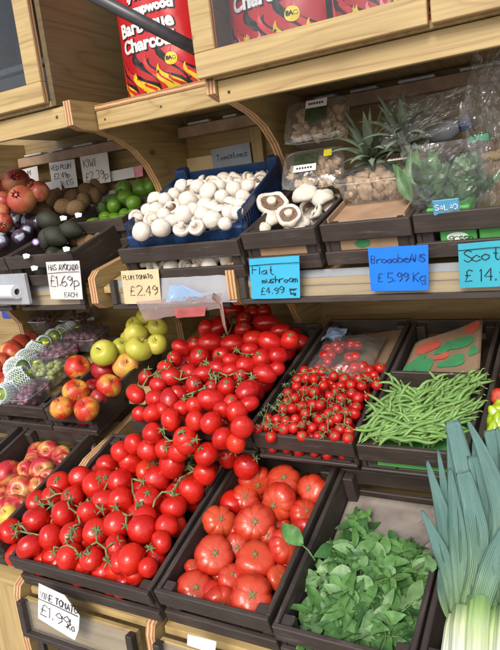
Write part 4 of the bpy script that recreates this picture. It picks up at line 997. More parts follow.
# bagged tomato wedged between crates
p = k_papple.loc(.285, .36, .105)
t = thing('bagged_tomato', 'red tomato in a clear bag wedged between the pink apples and vine tomatoes', 'bagged tomato', U(91, 450, 1.30)); 
bm = bmesh.new(); lathe(bm, sphere_prof(12), 20, wob(3, .04, .9)); o = mkobj('tomato_flesh', bm, M['vine'], t, True); o.scale = (.024,)*3
bm = bmesh.new(); lathe(bm, sphere_prof(14), 20, lambda a, r, z, i: Vector((r*math.cos(a)*.030, r*math.sin(a)*.028, z*.045-.015))*(1+.22*noise.noise(Vector((a, z*3, 2))))); mkobj('clear_bag', bm, M['film'], t, True)

# ------------------------------------------------------------------ mushrooms
BW, BD = .345, .40
RB = Euler((math.radians(20), 0, math.radians(7))).to_matrix()
OB = k_mush.loc(.036, .016, .066)
bt = thing('blue_tray', 'dark blue plastic tray of white mushrooms set in a stained crate', 'tray', OB, RB.to_euler())
BH = .105
def lattice(bm, lo, hi, axis):
    """open plastic wall: top and bottom rails and uprights"""
    lo, hi = Vector(lo), Vector(hi)
    box(bm, (lo.x, lo.y, hi.z-.026), hi, .002); box(bm, lo, (hi.x, hi.y, lo.z+.022), .002); L = hi[axis]-lo[axis]; n = int(L/.018)
    for i in range(n+1):
        a, b = lo.copy(), hi.copy(); a[axis] = lo[axis]+(L-.007)*i/n; b[axis] = a[axis]+.007; a.z += .0215; b.z -= .0255
        a[1-axis] += .001; b[1-axis] -= .001; box(bm, a, b, 0)
for nm, lo, hi, ax in (('front_lattice', (0, 0, 0), (BW, .008, .062), 0), ('back_lattice', (0, BD-.008, 0), (BW, BD, BH), 0), ('side_lattice', (0, .0085, 0), (.008, BD-.0085, BH), 1), ('side_lattice', (BW-.008, .0085, 0), (BW, BD-.0085, BH), 1)):
    bm = bmesh.new(); lattice(bm, lo, hi, ax); mkobj(nm, bm, M['bluep'], bt)
bm = bmesh.new(); box(bm, (.0085, .0085, .001), (BW-.0085, BD-.0085, .006), 0); mkobj('base', bm, M['bluep'], bt)
for x in (0, BW-.034):
    for y in (0.0, BD-.034):
        bm = bmesh.new(); box(bm, (x-.003, y-.003, .001), (x+.037, y+.037, BH+.018 if y else .07), .005); mkobj('corner_post', bm, M['bluep'], bt)
class Pl:                                     # a plane frame with the same interface as a crate
    def __init__(s, o, R, w, d): s.M = Matrix.Translation(o) @ R.to_4x4(); s.I = s.M.inverted(); s.w, s.d = w, d; s.R = R
    at = Crate.at; loc = Crate.loc; dz = 0
FB = Pl(OB, RB, BW, BD)
hm = lambda u, v: .078+.045*math.sin(PI*max(0, min(1, .1+v*.75)))*(.6+.4*math.sin(PI*u))
MU = [(182, 187, 7.5), (198, 187, 7.5), (209, 192, 9.5), (220, 186, 6), (234, 190, 8), (248, 187, 8), (174, 194, 6), (156, 201, 8.5), (188, 200, 8.5), (171, 208, 8), (205, 206, 8), (222, 197, 7.5), (231, 204, 8), (220, 211, 7.5), (184, 215, 9.5), (212, 220, 9.5), (196, 227, 8), (181, 229, 8), (161, 228, 9.5), (142, 232, 9.5), (137, 218, 8), (152, 220, 8), (164, 215, 7), (202, 214, 7.5), (229, 213, 8), (157, 210, 7.5), (243, 197, 7.5), (237, 213, 7), (148, 211, 7), (172, 221, 7), (225, 224, 7), (193, 210, 7), (240, 205, 6.5), (165, 200, 7), (213, 207, 6)]
for i, (px, py, rp) in enumerate(MU):
    p = FB.at(px, py, hm); r = rp*pxm(px, py, p.y)
    up = (px, py) in ((171, 208), (196, 227), (181, 229), (137, 218), (152, 220))
    d = (EYE-p).normalized()
    if (px, py) in ((156, 201), (231, 204), (220, 211)): ax = RW @ Vector((rnd.uniform(-.5, .5), -.9, -.1))
    elif up: ax = -d*.8+Vector((rnd.gauss(0, .5), 0, -.55+rnd.gauss(0, .3)))
    else: ax = d+Vector((rnd.gauss(0, .5), rnd.gauss(0, .3), .6))
    dup(P_mush[3] if px == 171 else rnd.choice(P_mush[:3]+P_mush[4:]), p, (ax.to_track_quat('Z', 'Y') @ Euler((0, 0, rnd.uniform(0, 6))).to_quaternion()).to_euler(), (r*rnd.uniform(1.02, 1.18), r*1.08, r*1.12))
fill(FB, P_mush[:3], .024, lambda u, v: hm(u, v)-.032, x0=.01, x1=BW-.01, y1=BD-.02, sp=1.6)
fill(k_mush, P_mush[:3], .026, .028, y1=.10, sp=1.7)
for i, (px, py, rp, h, ax) in enumerate([(272, 203, 16, .115, 'up'), (289, 215, 14.5, .11, 'up'), (305, 194, 14, .115, 'dn'), (323, 198, 12, .105, 'dn'), (271, 219, 12, .085, 'dn'), (300, 223, 12, .08, 'dn'), (316, 212, 9, .085, 'up'), (262, 228, 9, .08, 'dn'), (330, 207, 9, .075, 'dn')]):
    p = k_flat.at(px, py, h); r = rp*pxm(px, py, p.y)
    a = ((p-EYE).normalized()*.75+Vector((.25*(i-.6), .1, -.85))) if ax == 'up' else ((EYE-p).normalized()*.6+Vector((rnd.gauss(0, .2), 0, 1.0)))
    dup(P_flat[i % 3], p, (a.to_track_quat('Z', 'Y') @ Euler((0, 0, i*1.3)).to_quaternion()).to_euler(), r, label='upturned flat mushroom showing brown gills in the small crate' if ax == 'up' else 'large pale flat mushroom lying cap upward in the small crate', group='upturned flat mushrooms' if ax == 'up' else 'flat mushrooms cap upward')
fill(k_flat, P_flat, .036, .045, sp=2.1)
board_in(k_flat, 'cardboard_sheet', 'brown cardboard liner seen through the slats below the flat mushrooms', 'cardboard', (.013, .014, .011), (k_flat.w-.013, .0165, .060), M['card'])
# cardboard box in the third crate
cb = thing('cardboard_box', 'open brown cardboard box in the crate under the clear mushroom tub', 'cardboard box', k_tub.loc(.014, .016, .011), k_tub.R.to_euler()); w, d = k_tub.w-.028, .42
for lo, hi in (((0, 0, 0), (w, .003, .085)), ((0, .0035, 0), (.003, d, .10)), ((w-.003, .0035, 0), (w, d, .10)), ((.0035, .0035, 0), (w-.0035, d, .003))):
    bm = bmesh.new(); box(bm, lo, hi, 0); mkobj('box_side', bm, M['card'], cb)
bm = bmesh.new(); vs = box(bm, (.004, .004, .084), (w-.004, .14, .087), 0); mkobj('flap', bm, M['card'], cb)
bm = bmesh.new(); tube(bm, [(0, -.0005, 0), (0, -.0012, 0)], [.014, .014], 9); o = mkobj('green_print', bm, M['greenprint'], cb, loc=(w*.42, 0, .036)); o.scale = (1.4, 1, .75)
# mushroom punnets
OY = []
for i in range(4):
    bm = bmesh.new(); s = i*5.3
    lathe(bm, sphere_prof(10), 14, lambda a, r, z, k: Vector((r*math.cos(a), r*math.sin(a)*.75, z*.62))*(1+.55*noise.noise(Vector((math.cos(a)*r*1.7+s, math.sin(a)*r*1.7, z*1.7)))))
    me = bpy.data.meshes.new('oyster'); bm.to_mesh(me); bm.free(); me.materials.append(M['oyster'])
    for p in me.polygons: p.use_smooth = True
    OY.append(me)
def oysters(t, w, d, h, n, r=.018):
    for i in range(n):
        o = bpy.data.objects.new('mushroom_piece', rnd.choice(OY)); C.objects.link(o); o.parent = t
        o.location = (rnd.uniform(-.42, .42)*w, rnd.uniform(-.42, .42)*d, h*rnd.uniform(.25, .95)); o.scale = (r*rnd.uniform(.7, 1.2),)*3; o.rotation_euler = rrot(3)
def plabel(t, x, y, z, w, d, top=True):
    l = sticker(t, x, y, z, 'labelgreen', w, d, 'label'); sticker(l, x, y+(d*.30 if top else -d*.30), z+.001, 'whiteprint', w*.99, d*.38, 'label_band')
    bm = bmesh.new(); yy = y+(d*.30 if top else -d*.30)
    for k in range(6): box(bm, (x-w*.36+k*w*.12, yy-d*.05, z+.0020), (x-w*.36+k*w*.12+w*.08, yy+d*.05, z+.0024), 0)
    mkobj('small_print', bm, M['ink'], l)
def tilted(px, py, Y, pitch, yaw, roll=0): return U(px, py, Y), Euler((math.radians(pitch), math.radians(roll), math.radians(yaw)))
l, R = tilted(322, 130, 1.72, 62, 4, 0); t = punnet('mushroom_punnet', 'clear punnet of oyster mushrooms leaning at the back with its label upright', l, R, .175, .125, .05, 'punnets of oyster mushrooms', True); oysters(t, .165, .115, .045, 34); plabel(t, .004, .022, .068, .062, .062)
l, R = tilted(318, 178, 1.66, 58, 6, 0); t = punnet('mushroom_punnet', 'clear punnet of oyster mushrooms with yellow sticker, below the leaning one', l, R, .165, .115, .05, 'punnets of oyster mushrooms', True); oysters(t, .155, .105, .045, 34); plabel(t, -.016, .008, .068, .065, .056, False); sticker(t, .046, .030, .069, w=.022, d=.020)
p = k_tub.at(376, 205, .095); t = punnet('mushroom_tub', 'large clear tub of oyster mushrooms on the cardboard box', p+Vector((0, .065, 0)), Euler((math.radians(14), 0, math.radians(3))), .205, .135, .078, None, True, .82, .008); oysters(t, .20, .125, .075, 95, .019); plabel(t, .045, .02, .096, .06, .04)

# ------------------------------------------------------------------ pineapples
def pineapple(label, base, ax, s, n=34, seed=1):
    r0 = random.Random(seed); t = thing('pineapple', label, 'pineapple', base, Vector(ax).to_track_quat('Z', 'Y').to_euler(), 'pineapples')
    bm = bmesh.new(); lathe(bm, [(0, -.19)]+[(.055*math.sin(PI*min(.96, max(.08, k/12)))**.6, -.19+.19*k/12) for k in range(1, 12)]+[(0, 0)], 36, lambda a, r, z, i: Vector((r*math.cos(a), r*math.sin(a), z))*(1+.05*math.sin(8*a+(PI if i % 2 else 0)))); mkobj('pineapple_body', bm, M['pinebody'], t, True)
    bm = bmesh.new()
    for i in range(n):
        f = i/n; a = i*2.39996; tilt = 1.45-1.30*f; L = s*(.35+.65*min(1, f*1.6))*r0.uniform(.85, 1.1); w = .0135*r0.uniform(.8, 1.15)
        rad = Vector((math.cos(a), math.sin(a), 0)); side = Vector((-rad.y, rad.x, 0)); prev = None; pos = rad*.014*(1-f)+Vector((0, 0, .002+.034*f)); ang = tilt
        for k in range(8):
            tt = k/7; hw = w*(1-tt**1.8)+.0003; up = Vector((0, 0, 1))*math.sin(ang)*0
            dirn = rad*math.sin(ang)+Vector((0, 0, math.cos(ang))); nrm = rad*math.cos(ang)-Vector((0, 0, math.sin(ang)))
            row = [bm.verts.new(pos-side*hw-nrm*-hw*.35), bm.verts.new(pos-nrm*hw*.15), bm.verts.new(pos+side*hw+nrm*hw*.35)]
            if prev:
                for q in range(2): fc = bm.faces.new((prev[q], prev[q+1], row[q+1], row[q])); fc.smooth = True
            prev = row; pos = pos+dirn*L/7; ang += (.16 if f < .8 else .05)
    mkobj('leaf_crown', bm, M['pineleaf'], t); return t
pineapple('pineapple with a spiky grey green crown above the clear mushroom tub', U(373, 163, 1.62), (-.05, -.35, 1.0), .115, seed=3)
pineapple('pineapple with its crown covered by clear film', U(407, 148, 1.62), (-.05, -.40, 1.0), .125, seed=8)

# ------------------------------------------------------------------ clear film, salad bag, cartons
def film(name, label, corners, Ys, seed, amp=.012, n=44, parent_items=None, m='film'):
    """a crumpled sheet hanging over the produce: corners are photo pixels (tl, tr, br, bl) with their depths"""
    P = [U(*c, y) for c, y in zip(corners, Ys)]; base = P[3]; bm = bmesh.new(); g = []
    for j in range(n+1):
        row = []
        for i in range(n+1):
            u, v = i/n, j/n; p = P[3].lerp(P[2], u).lerp(P[0].lerp(P[1], u), v)-base
            nz = noise.noise(Vector((u*3+seed, v*3, 0)))*1.2+abs(noise.noise(Vector((u*5, v*6+seed, 3))))*2.0+.9*abs(noise.noise(Vector((u*12, v*12+seed, 5))))
            e = 1+.25*noise.noise(Vector((u*5, seed, v*5)))
            row.append(bm.verts.new(p*e+Vector((.3*nz, -1.0*nz, .5*nz))*amp))
        g.append(row)
    for j in range(n):
        for i in range(n): bm.faces.new((g[j][i], g[j][i+1], g[j+1][i+1], g[j+1][i]))
    o = mkobj(name, bm, M[m], loc=base); return tag(o, label, 'plastic film')
film('plastic_film', 'crumpled clear film draped over the pineapple crowns', [(388, 98), (468, 92), (470, 128), (380, 150)], [1.62, 1.56, 1.54, 1.56], 1, .011)
film('plastic_film', 'clear film sheet hanging highest beside the salad bag', [(470, 66), (515, 40), (520, 150), (460, 125)], [1.52, 1.45, 1.42, 1.48], 2, .016)
film('plastic_film', 'loose clear film falling in folds over the corner carton', [(458, 120), (512, 120), (512, 205), (478, 206)], [1.48, 1.44, 1.40, 1.40], 3, .016)
film('plastic_film', 'thin clear wrap around the leafy greens beside the tub', [(398, 140), (440, 150), (428, 206), (414, 206)], [1.54, 1.50, 1.41, 1.42], 4, .010)
def leafmesh(L, wd, curl=.5, wav=.15, seed=0, teeth=0, vee=.30):
    bm = bmesh.new(); prev = None; n = 8; r0 = random.Random(seed)
    for k in range(n+1):
        t = k/n; hw = wd*math.sin(PI*min(.995, t**.85*.94+.05))**.9*(1+(teeth if k % 2 else -teeth)); z = curl*L*(t-t*t*1.4)*.5; row = []
        for q in (-1, -.5, 0, .5, 1): row.append(bm.verts.new((q*hw, t*L, z+abs(q)*hw*vee+wav*wd*noise.noise(Vector((q*1.7+seed, t*4, seed*2))))))
        if prev:
            for q in range(4): f = bm.faces.new((prev[q], prev[q+1], row[q+1], row[q])); f.smooth = True
        prev = row
    return bm
sb = thing('salad_bag', 'clear bag of green salad leaves with a blue label in the end crate', 'salad bag', U(452, 203, 1.43), Euler((.45, 0, .1)))
for i in range(34):
    bm = leafmesh(rnd.uniform(.045, .075), rnd.uniform(.011, .02), .5, .3, i, .06); o = mkobj('salad_leaf', bm, M['salad'], sb); o.location = (rnd.uniform(-.06, .055), rnd.uniform(-.015, .03), rnd.uniform(-.01, .055)); o.rotation_euler = (rnd.uniform(.6, 1.7), rnd.uniform(-.6, .6), rnd.uniform(-.8, .8))
bm = bmesh.new(); n = 24; g = []
for j in range(n+1):
    row = []
    for i in range(n+1):
        u, v = i/n*2-1, j/n; b = (1-abs(u)**2.5)*(1-.75*v**1.5)
        row.append(bm.verts.new((u*.088*(1-.12*v)+.004*noise.noise(Vector((u*4, v*5, 2))), -.012-.045*b-.009*abs(noise.noise(Vector((u*5, v*6, 4))))-.004*abs(noise.noise(Vector((u*13, v*13, 9)))), -.012+v*.165)))
    g.append(row)
for j in range(n):
    for i in range(n): bm.faces.new((g[j][i], g[j][i+1], g[j+1][i+1], g[j+1][i]))
mkobj('clear_bag', bm, M['film'], sb)
lb = mkobj('label', (lambda b: (box(b, (-.03, -.077, .016), (.022, -.075, .050), .0005), b)[1])(bmesh.new()), M['label_blue'], sb)
bm = bmesh.new(); write(bm, 'SALAD', -.026, .027, .012, Vector((0, -.0775, 0)), Vector((1, 0, 0)), Vector((0, 0, 1)), Vector((0, -1, 0)), .0011); mkobj('lettering', bm, M['whiteprint'], lb)
gr = thing('leafy_greens', 'dark green leaf bunch in clear wrap between the tub and salad bag', 'greens', U(420, 205, 1.43))
for i in range(22):
    bm = leafmesh(rnd.uniform(.08, .125), rnd.uniform(.009, .017), .4, .3, 50+i); o = mkobj('leaf', bm, M['salad'], gr); o.location = (rnd.uniform(-.02, .02), rnd.uniform(0, .03), rnd.uniform(-.01, .02)); o.rotation_euler = (rnd.uniform(1.0, 1.5), rnd.uniform(-.5, .5), rnd.uniform(-.25, .55))
# cartons in the end crate
ct = board_in(k_salad, 'green_carton', 'bright green carton with a white emblem, seen through the end crate slats', 'carton', (.050, .0145, .012), (.125, .10, .070), M['greencard'], .002)
bm = bmesh.new(); tube(bm, [(0, -.0004, 0), (0, -.0012, 0)], [.017, .017], 18); o = mkobj('emblem', bm, M['whiteprint'], ct, loc=(.036, 0, .031)); o.scale = (1.3, 1, .62)
bm = bmesh.new(); write(bm, 'green', -.017, -.005, .013, Vector((0, -.0014, 0)), Vector((1, 0, 0)), Vector((0, 0, 1)), Vector((0, -1, 0)), .0011); l = mkobj('lettering', bm, M['greenprint'], ct, loc=(.036, 0, .031))
board_in(k_salad, 'green_carton', 'plain bright green carton beside the one with the emblem', 'carton', (.130, .0145, .012), (.235, .10, .074), M['greencard'], .002)
board_in(k_salad, 'green_carton', 'pale green carton edge under the leafy greens', 'carton', (.026, .018, .080), (.115, .16, .108), M['greencard'], .003)
ob = thing('cardboard_box', 'brown cardboard box of ginger behind the salad bag', 'cardboard box', k_salad.loc(.10, .20, .03), k_salad.R.to_euler())
for lo, hi in (((0, 0, 0), (.20, .003, .11)), ((0, .0035, 0), (.003, .2, .11)), ((.197, .0035, 0), (.2, .2, .11)), ((.0035, .1965, 0), (.1965, .2, .11)), ((.0035, .0035, 0), (.1965, .196, .003))):
    bm = bmesh.new(); box(bm, lo, hi, 0); mkobj('box_side', bm, M['card'], ob)
for i in range(5):
    bm = bmesh.new(); lathe(bm, sphere_prof(8), 12, wob(i*2, .3, .7)); o = mkobj('ginger_root', bm, M['ginger'], smooth=True, loc=k_salad.loc(.13+.03*i, .26+.03*(i % 2), .135)); o.scale = (.026, .02, .02); tag(o, 'knobbly pale ginger root in the box behind the salad bag', 'ginger', 'ginger roots')
bo = thing('bottle', 'small bottle with blue cap lying behind the pineapple film', 'bottle', U(427, 138, 1.70), Euler((1.4, .2, 1.25)))
bm = bmesh.new(); lathe(bm, [(0, 0), (.024, .002), (.025, .07), (.014, .09), (.014, .1), (0, .1)], 18); mkobj('bottle_body', bm, M['foil'], bo, True)
bm = bmesh.new(); lathe(bm, [(0, .095), (.0165, .096), (.0165, .122), (0, .123)], 18); mkobj('bottle_cap', bm, M['bottle'], bo, True)
bm = bmesh.new(); box(bm, (-.02, 0, 0), (.02, .004, .016), .002); o = mkobj('green_tag', bm, plain('bright_green_tag', (.03, .55, .28), .4), loc=U(479, 142, 1.50)); tag(o, 'small bright green tag under the hanging film', 'tag')

# ------------------------------------------------------------------ beans
def bean(i):
    t = thing('green_bean', 'slim green bean in the tangled heap in the dark crate', 'bean', group='green beans'); r0 = random.Random(i); L = 1.0; c = r0.uniform(-.13, .13); c2 = r0.uniform(-.07, .07)
    pts = [(L*(k/9-.5), c*(1-(2*k/9-1)**2)+c2*math.sin(k/9*6.28), .03*math.sin(k*.9)) for k in range(10)]; rad = [.010, .028, .033, .035, .034, .035, .034, .032, .024, .006]
    bm = bmesh.new(); tube(bm, pts, rad, 8); mkobj('pod', bm, M['bean'], t, True)
    bm = bmesh.new(); tube(bm, [pts[0], (pts[0][0]-.03, pts[0][1]+.01, 0), (pts[0][0]-.055, pts[0][1]+.025, .01)], [.011, .012, .006], 6); mkobj('bean_tip', bm, M['beantip'], t, True)
    return proto(t)
P_bean = [bean(i) for i in range(8)]
bh = lambda u, v: .085+.045*math.sin(PI*min(1, max(0, .15+v*1.3)))*(.6+.4*math.sin(PI*min(1, u*.8+.2)))
def put_bean(px, py, deg, L, lift):
    p = k_bean.at(px, py, bh); p += (EYE-p).normalized()*lift; q0 = k_bean.I @ p; 
    if lift < .0179 and not (.030 < q0.x < k_bean.w-.022 and q0.y > .032): return 0
    d = k_bean.I.to_3x3() @ (RW @ Vector((math.cos(deg), -math.sin(deg), 0))); n = k_bean.I.to_3x3() @ (EYE-p).normalized()
    d = Vector((d.x, d.y, max(-.30, min(.30, d.z*.5)))).normalized(); d = k_bean.R @ d; nn = (k_bean.R @ n)
    y = nn.cross(d).normalized(); z = d.cross(y); q = Matrix((d, y, z)).transposed().to_quaternion()
    if rnd.random() < .5: q = q @ Euler((0, 0, PI)).to_quaternion()
    q = q @ Euler((rnd.uniform(-.9, .9), 0, 0)).to_quaternion()
    s = L*pxm(px, py, p.y)
    e0 = k_bean.I @ (p+d*s*.5); e1 = k_bean.I @ (p-d*s*.5)
    if lift < .0179 and min(e0.x, e1.x) < .004 and min(e0.z, e1.z) < k_bean.H: return 0
    dup(rnd.choice(P_bean), p, q.to_euler(), (s, .105*rnd.uniform(.88, 1.15), .105))
poly = [(364, 440), (372, 402), (384, 392), (412, 392), (430, 386), (470, 378), (474, 392), (462, 415), (452, 430), (444, 447), (400, 444)]
def inside(x, y, P):
    c = False
    for i in range(len(P)):
        (x1, y1), (x2, y2) = P[i-1], P[i]
        if (y1 > y) != (y2 > y) and x < (x2-x1)*(y-y1)/(y2-y1)+x1: c = not c
    return c
nb = 0
while nb < 215:
    x, y = rnd.uniform(360, 478), rnd.uniform(376, 448)
    if not inside(x, y, poly): continue
    f = (x-365)/105
    deg = rnd.choice([rnd.gauss(1.1-.25*f, .30), rnd.gauss(.75, .3), rnd.gauss(2.35, .35), rnd.gauss(.1, .35)]) if f < .55 else rnd.choice([rnd.gauss(.85, .2), rnd.gauss(.75, .25), rnd.gauss(.15, .3)])
    if y > 434: deg = rnd.gauss(-.1, .35)
    nb += 1 if put_bean(x, y, deg, rnd.uniform(36, 52)*(.8 if y > 430 else 1), rnd.uniform(-.016, .012)) is None else .15
for px, py, dg, L in [(386, 410, 2.15, 52), (398, 425, 2.45, 48), (460, 384, .75, 55), (452, 398, .65, 60), (445, 408, .55, 55), (458, 404, .35, 50), (433, 395, 1.0, 48), (470, 378, .9, 22), (392, 382, 2.0, 24), (372, 425, 1.2, 48), (378, 418, 1.3, 50), (437, 380, 2.0, 26), (420, 440, -.1, 40), (395, 443, .2, 35)]:
    put_bean(px, py, dg, L, .018)
# printed sheet, divider and green liner in the bean crate
def sheet(name, label, cr, pts, m, cat='cardboard', th=.002, wav=.004):
    """a bent sheet: pts are crate-local (x, y, z) corners in order around, sub-divided"""
    P = [Vector(p) for p in pts]; n = 14; bm = bmesh.new(); g = []
    for j in range(n+1):
        g.append([bm.verts.new(P[0].lerp(P[1], i/n).lerp(P[3].lerp(P[2], i/n), j/n)-P[0]+Vector((0, 0, wav*math.sin(i/n*4+j/n*2)))) for i in range(n+1)])
    for j in range(n):
        for i in range(n): f = bm.faces.new((g[j][i], g[j][i+1], g[j+1][i+1], g[j+1][i])); f.smooth = True
    r = bmesh.ops.solidify(bm, geom=bm.faces[:], thickness=th)
    o = mkobj(name, bm, m, loc=cr.loc(*P[0])); o.rotation_euler = cr.R.to_euler(); return tag(o, label, cat)
w = k_bean.w
sh = sheet('printed_cardboard', 'brown cardboard sheet with red and green vegetable prints behind the beans', k_bean, [(.016, .28, .045), (w-.016, .29, .085), (w-.03, .47, .128), (.035, .43, .075)], M['kraft'])
P0 = Vector((.016, .28, .045))
def sheet_pt(u, v):
    P = [Vector(p) for p in [(.016, .28, .045), (w-.016, .29, .085), (w-.03, .47, .128), (.035, .43, .075)]]
    return P[0].lerp(P[1], u).lerp(P[3].lerp(P[2], u), v)-P0+Vector((0, 0, .004*math.sin(u*4+v*2)+.0035))
for m_, shapes in (('redprint', [(.22, .70, .12, .16, 0), (.34, .72, .08, .14, 1), (.86, .88, .10, .12, 0), (.50, .40, .09, .07, 2)]), ('greenprint', [(.14, .35, .12, .18, 2), (.30, .24, .10, .2, 0), (.50, .58, .10, .13, 2), (.72, .62, .16, .13, 0), (.66, .25, .16, .12, 2), (.90, .4, .06, .1, 1)])):
    for k, (u, v, a, b, kind) in enumerate(shapes):
        bm = bmesh.new(); ctr = bm.verts.new(sheet_pt(u, v)); ring = []
        for q in range(24):
            an = q*PI/12; rr = 1+(.18*math.cos(3*an+kind) if kind else .10*math.cos(2*an)); uu, vv = u+a*rr*math.cos(an)+(.4*b*math.sin(an) if kind == 2 else 0), v+b*rr*math.sin(an); ring.append(bm.verts.new(sheet_pt(max(.01, min(.99, uu)), max(.02, min(.98, vv)))))
        for q in range(24): bm.faces.new((ctr, ring[q], ring[(q+1) % 24]))
        mkobj('print', bm, M[m_], sh)
bm = bmesh.new(); box(bm, (.012, .262, .02), (w-.012, .272, .092), .002); o = mkobj('divider', bm, M['cr_x'], k_bean.o)
board_in(k_bean, 'green_liner', 'green liner under the heap of beans', 'liner', (.013, .014, .011), (w-.013, .25, .036), M['greencard'], .001)
# cherry crate: kraft liner and bag of cherry tomatoes
w = k_cherry.w
sheet('kraft_liner', 'plain brown kraft liner at the back of the cherry tomato crate', k_cherry, [(.012, .30, .030), (w-.012, .30, .060), (w-.012, .535, .062), (.012, .535, .030)], M['kraft'], 'liner')
cbg = thing('tomato_bag', 'clear bag of cherry tomatoes with a blue corner behind the loose ones', 'bag', k_cherry.loc(.115, .345, .070), k_cherry.R.to_euler())
for i in range(16):
    c0 = P_cher[3].children[0].copy(); c0.name = 'tomato'; C.objects.link(c0); c0.parent = cbg; c0.location = (rnd.uniform(-.055, .05), rnd.uniform(-.04, .06), .01+rnd.uniform(0, .015)); c0.scale = (.0135,)*3
bm = bmesh.new(); n = 22; g = []
for j in range(n+1):
    row = []
    for i in range(n+1):
        u, v = i/n*2-1, j/n*2-1; row.append(bm.verts.new((u*.088, v*.105+.01, .036*(1-abs(u)**3)*(1-abs(v)**3)+.010*abs(noise.noise(Vector((u*4, v*4, 1))))+.005*abs(noise.noise(Vector((u*11, v*11, 1)))))))
    g.append(row)
for j in range(n):
    for i in range(n): bm.faces.new((g[j][i], g[j][i+1], g[j+1][i+1], g[j+1][i]))
mkobj('clear_bag', bm, M['film'], cbg)
bm = bmesh.new(); gq = [[bm.verts.new((-.075+.055*i/5, .04+.07*j/5, .040-.012*abs(i-2)/3+.004*math.sin(j*1.7+i))) for i in range(6)] for j in range(6)]
for j in range(5):
    for i in range(5): bm.faces.new((gq[j][i], gq[j][i+1], gq[j+1][i+1], gq[j+1][i]))
mkobj('blue_print', bm, M['bluefilm'], cbg)
sheet('cardboard_sheet', 'pale cardboard edge seen through the front slats of the cherry tomato crate', k_cherry, [(.05, .014, .046), (w-.02, .014, .043), (w-.02, .10, .046), (.05, .10, .048)], M['kraft'])

# ------------------------------------------------------------------ peppers
def pepper(i):
    t = thing('green_pepper', 'yellow green pepper in the crate behind the leeks', 'pepper', group='yellow green peppers'); bm = bmesh.new(); ph = i*1.7
    prof = [(0, -1.5), (.22, -1.42), (.45, -1.1), (.62, -.6), (.78, 0), (.88, .5), (.84, .85), (.5, 1.0), (.2, .93), (0, .90)]
    lathe(bm, prof, 28, lambda a, r, z, k: Vector((r*math.cos(a)*(1+.09*math.sin(3*a+ph)), r*math.sin(a)*(1+.09*math.sin(3*a+ph)), z))+Vector((.18*math.sin(z*1.3+ph), 0, 0))); mkobj('pepper_flesh', bm, M['pepper'], t, True)
    bm = bmesh.new(); tube(bm, [(0, 0, .88), (.03, 0, 1.2), (.15, .05, 1.5)], [.20, .10, .12], 8); mkobj('stalk', bm, M['herbstem'], t, True)
    return proto(t)
P_pep = [pepper(i) for i in range(2)]
put(k_pepper, P_pep, [(481, 408, 8.5), (486, 424, 8), (494, 417, 7.5), (487, 415, 7), (499, 408, 7), (500, 425, 8), (508, 415, 8), (478, 420, 7), (492, 432, 7), (504, 436, 8)], .095, .5, .2, 1.15, (-.5, .8))
fill(k_pepper, P_pep, .028, .05, y1=.35)
put(k_pepper, P_beef, [(497, 397, 9)], .11, .2, .2, label='small ribbed red tomato on the yellow green peppers', group='ribbed tomato on the peppers')
put(k_pepper, P_beef, [(512, 392, 11), (511, 378, 11)], .10, .4, .2, label='ribbed red tomato beyond the peppers', group='ribbed tomatoes beyond the peppers')

# ------------------------------------------------------------------ herbs
def sprig(i):
    t = thing('herb_sprig', 'leafy green herb sprig in the heap on the pale tray', 'herb', group='green herb sprigs'); r0 = random.Random(300+i); L = .085
    bm = bmesh.new(); tube(bm, [(0, 0, 0), (.004, L*.5, .012), (.0, L, .010)], [.0024, .0020, .0012], 6); mkobj('stem', bm, M['herbstem'], t, True)
    nl = 8
    for k in range(nl):
        f = .25+.75*k/(nl-1); bm = leafmesh(r0.uniform(.042, .074), r0.uniform(.0105, .0175), r0.uniform(0, .6), .28, i*10+k, .04 if i % 2 else .015, .20)
        o = mkobj('leaf', bm, M[r0.choice(('herb', 'herb', 'herb', 'herb', 'herb3', 'herb3', 'herb2'))], t); o.location = (0, L*f, .011); sgn = 1 if k % 2 else -1
        o.rotation_euler = (r0.uniform(-.35, .35), r0.uniform(-.55, .55), -sgn*r0.uniform(.4, 1.35)*(1 if k < nl-1 else .1))
    return proto(t)
P_herb = [sprig(i) for i in range(7)]
hp = [(338, 517), (352, 514), (372, 542), (402, 546), (424, 556), (426, 578), (408, 642), (370, 655), (290, 625), (286, 606), (318, 566)]
hh_ = lambda u, v: .030+.040*math.sin(PI*max(0, min(1, .15+v*1.05)))*(.5+.5*math.sin(PI*min(1, u+.12)))
nh = 0
while nh < 105:
    x, y = rnd.uniform(284, 428), rnd.uniform(512, 655)
    if not inside(x, y, hp): continue
    p = k_herb.at(x, y, hh_); ql = k_herb.I @ p
    if not (.035 < ql.x < k_herb.w-.03 and ql.y > .05): nh += .1; continue
    p += Vector((0, 0, rnd.uniform(-.028, .014)))
    q = k_herb.R.to_quaternion() @ Euler((rnd.uniform(-.2, .3), rnd.uniform(-.4, .4), rnd.uniform(0, 6.28))).to_quaternion()
    s = rnd.uniform(.62, .95); o = dup(rnd.choice(P_herb), p-q @ Vector((0, .05*s, .01)), q.to_euler(), s); nh += 1
sheet('pale_tray', 'dusty pale tray lining the herb crate', k_herb, [(.013, .02, .0125), (k_herb.w-.013, .02, .0125), (k_herb.w-.013, .425, .026), (.013, .425, .026)], M['dusty'], 'tray', .002, .001)
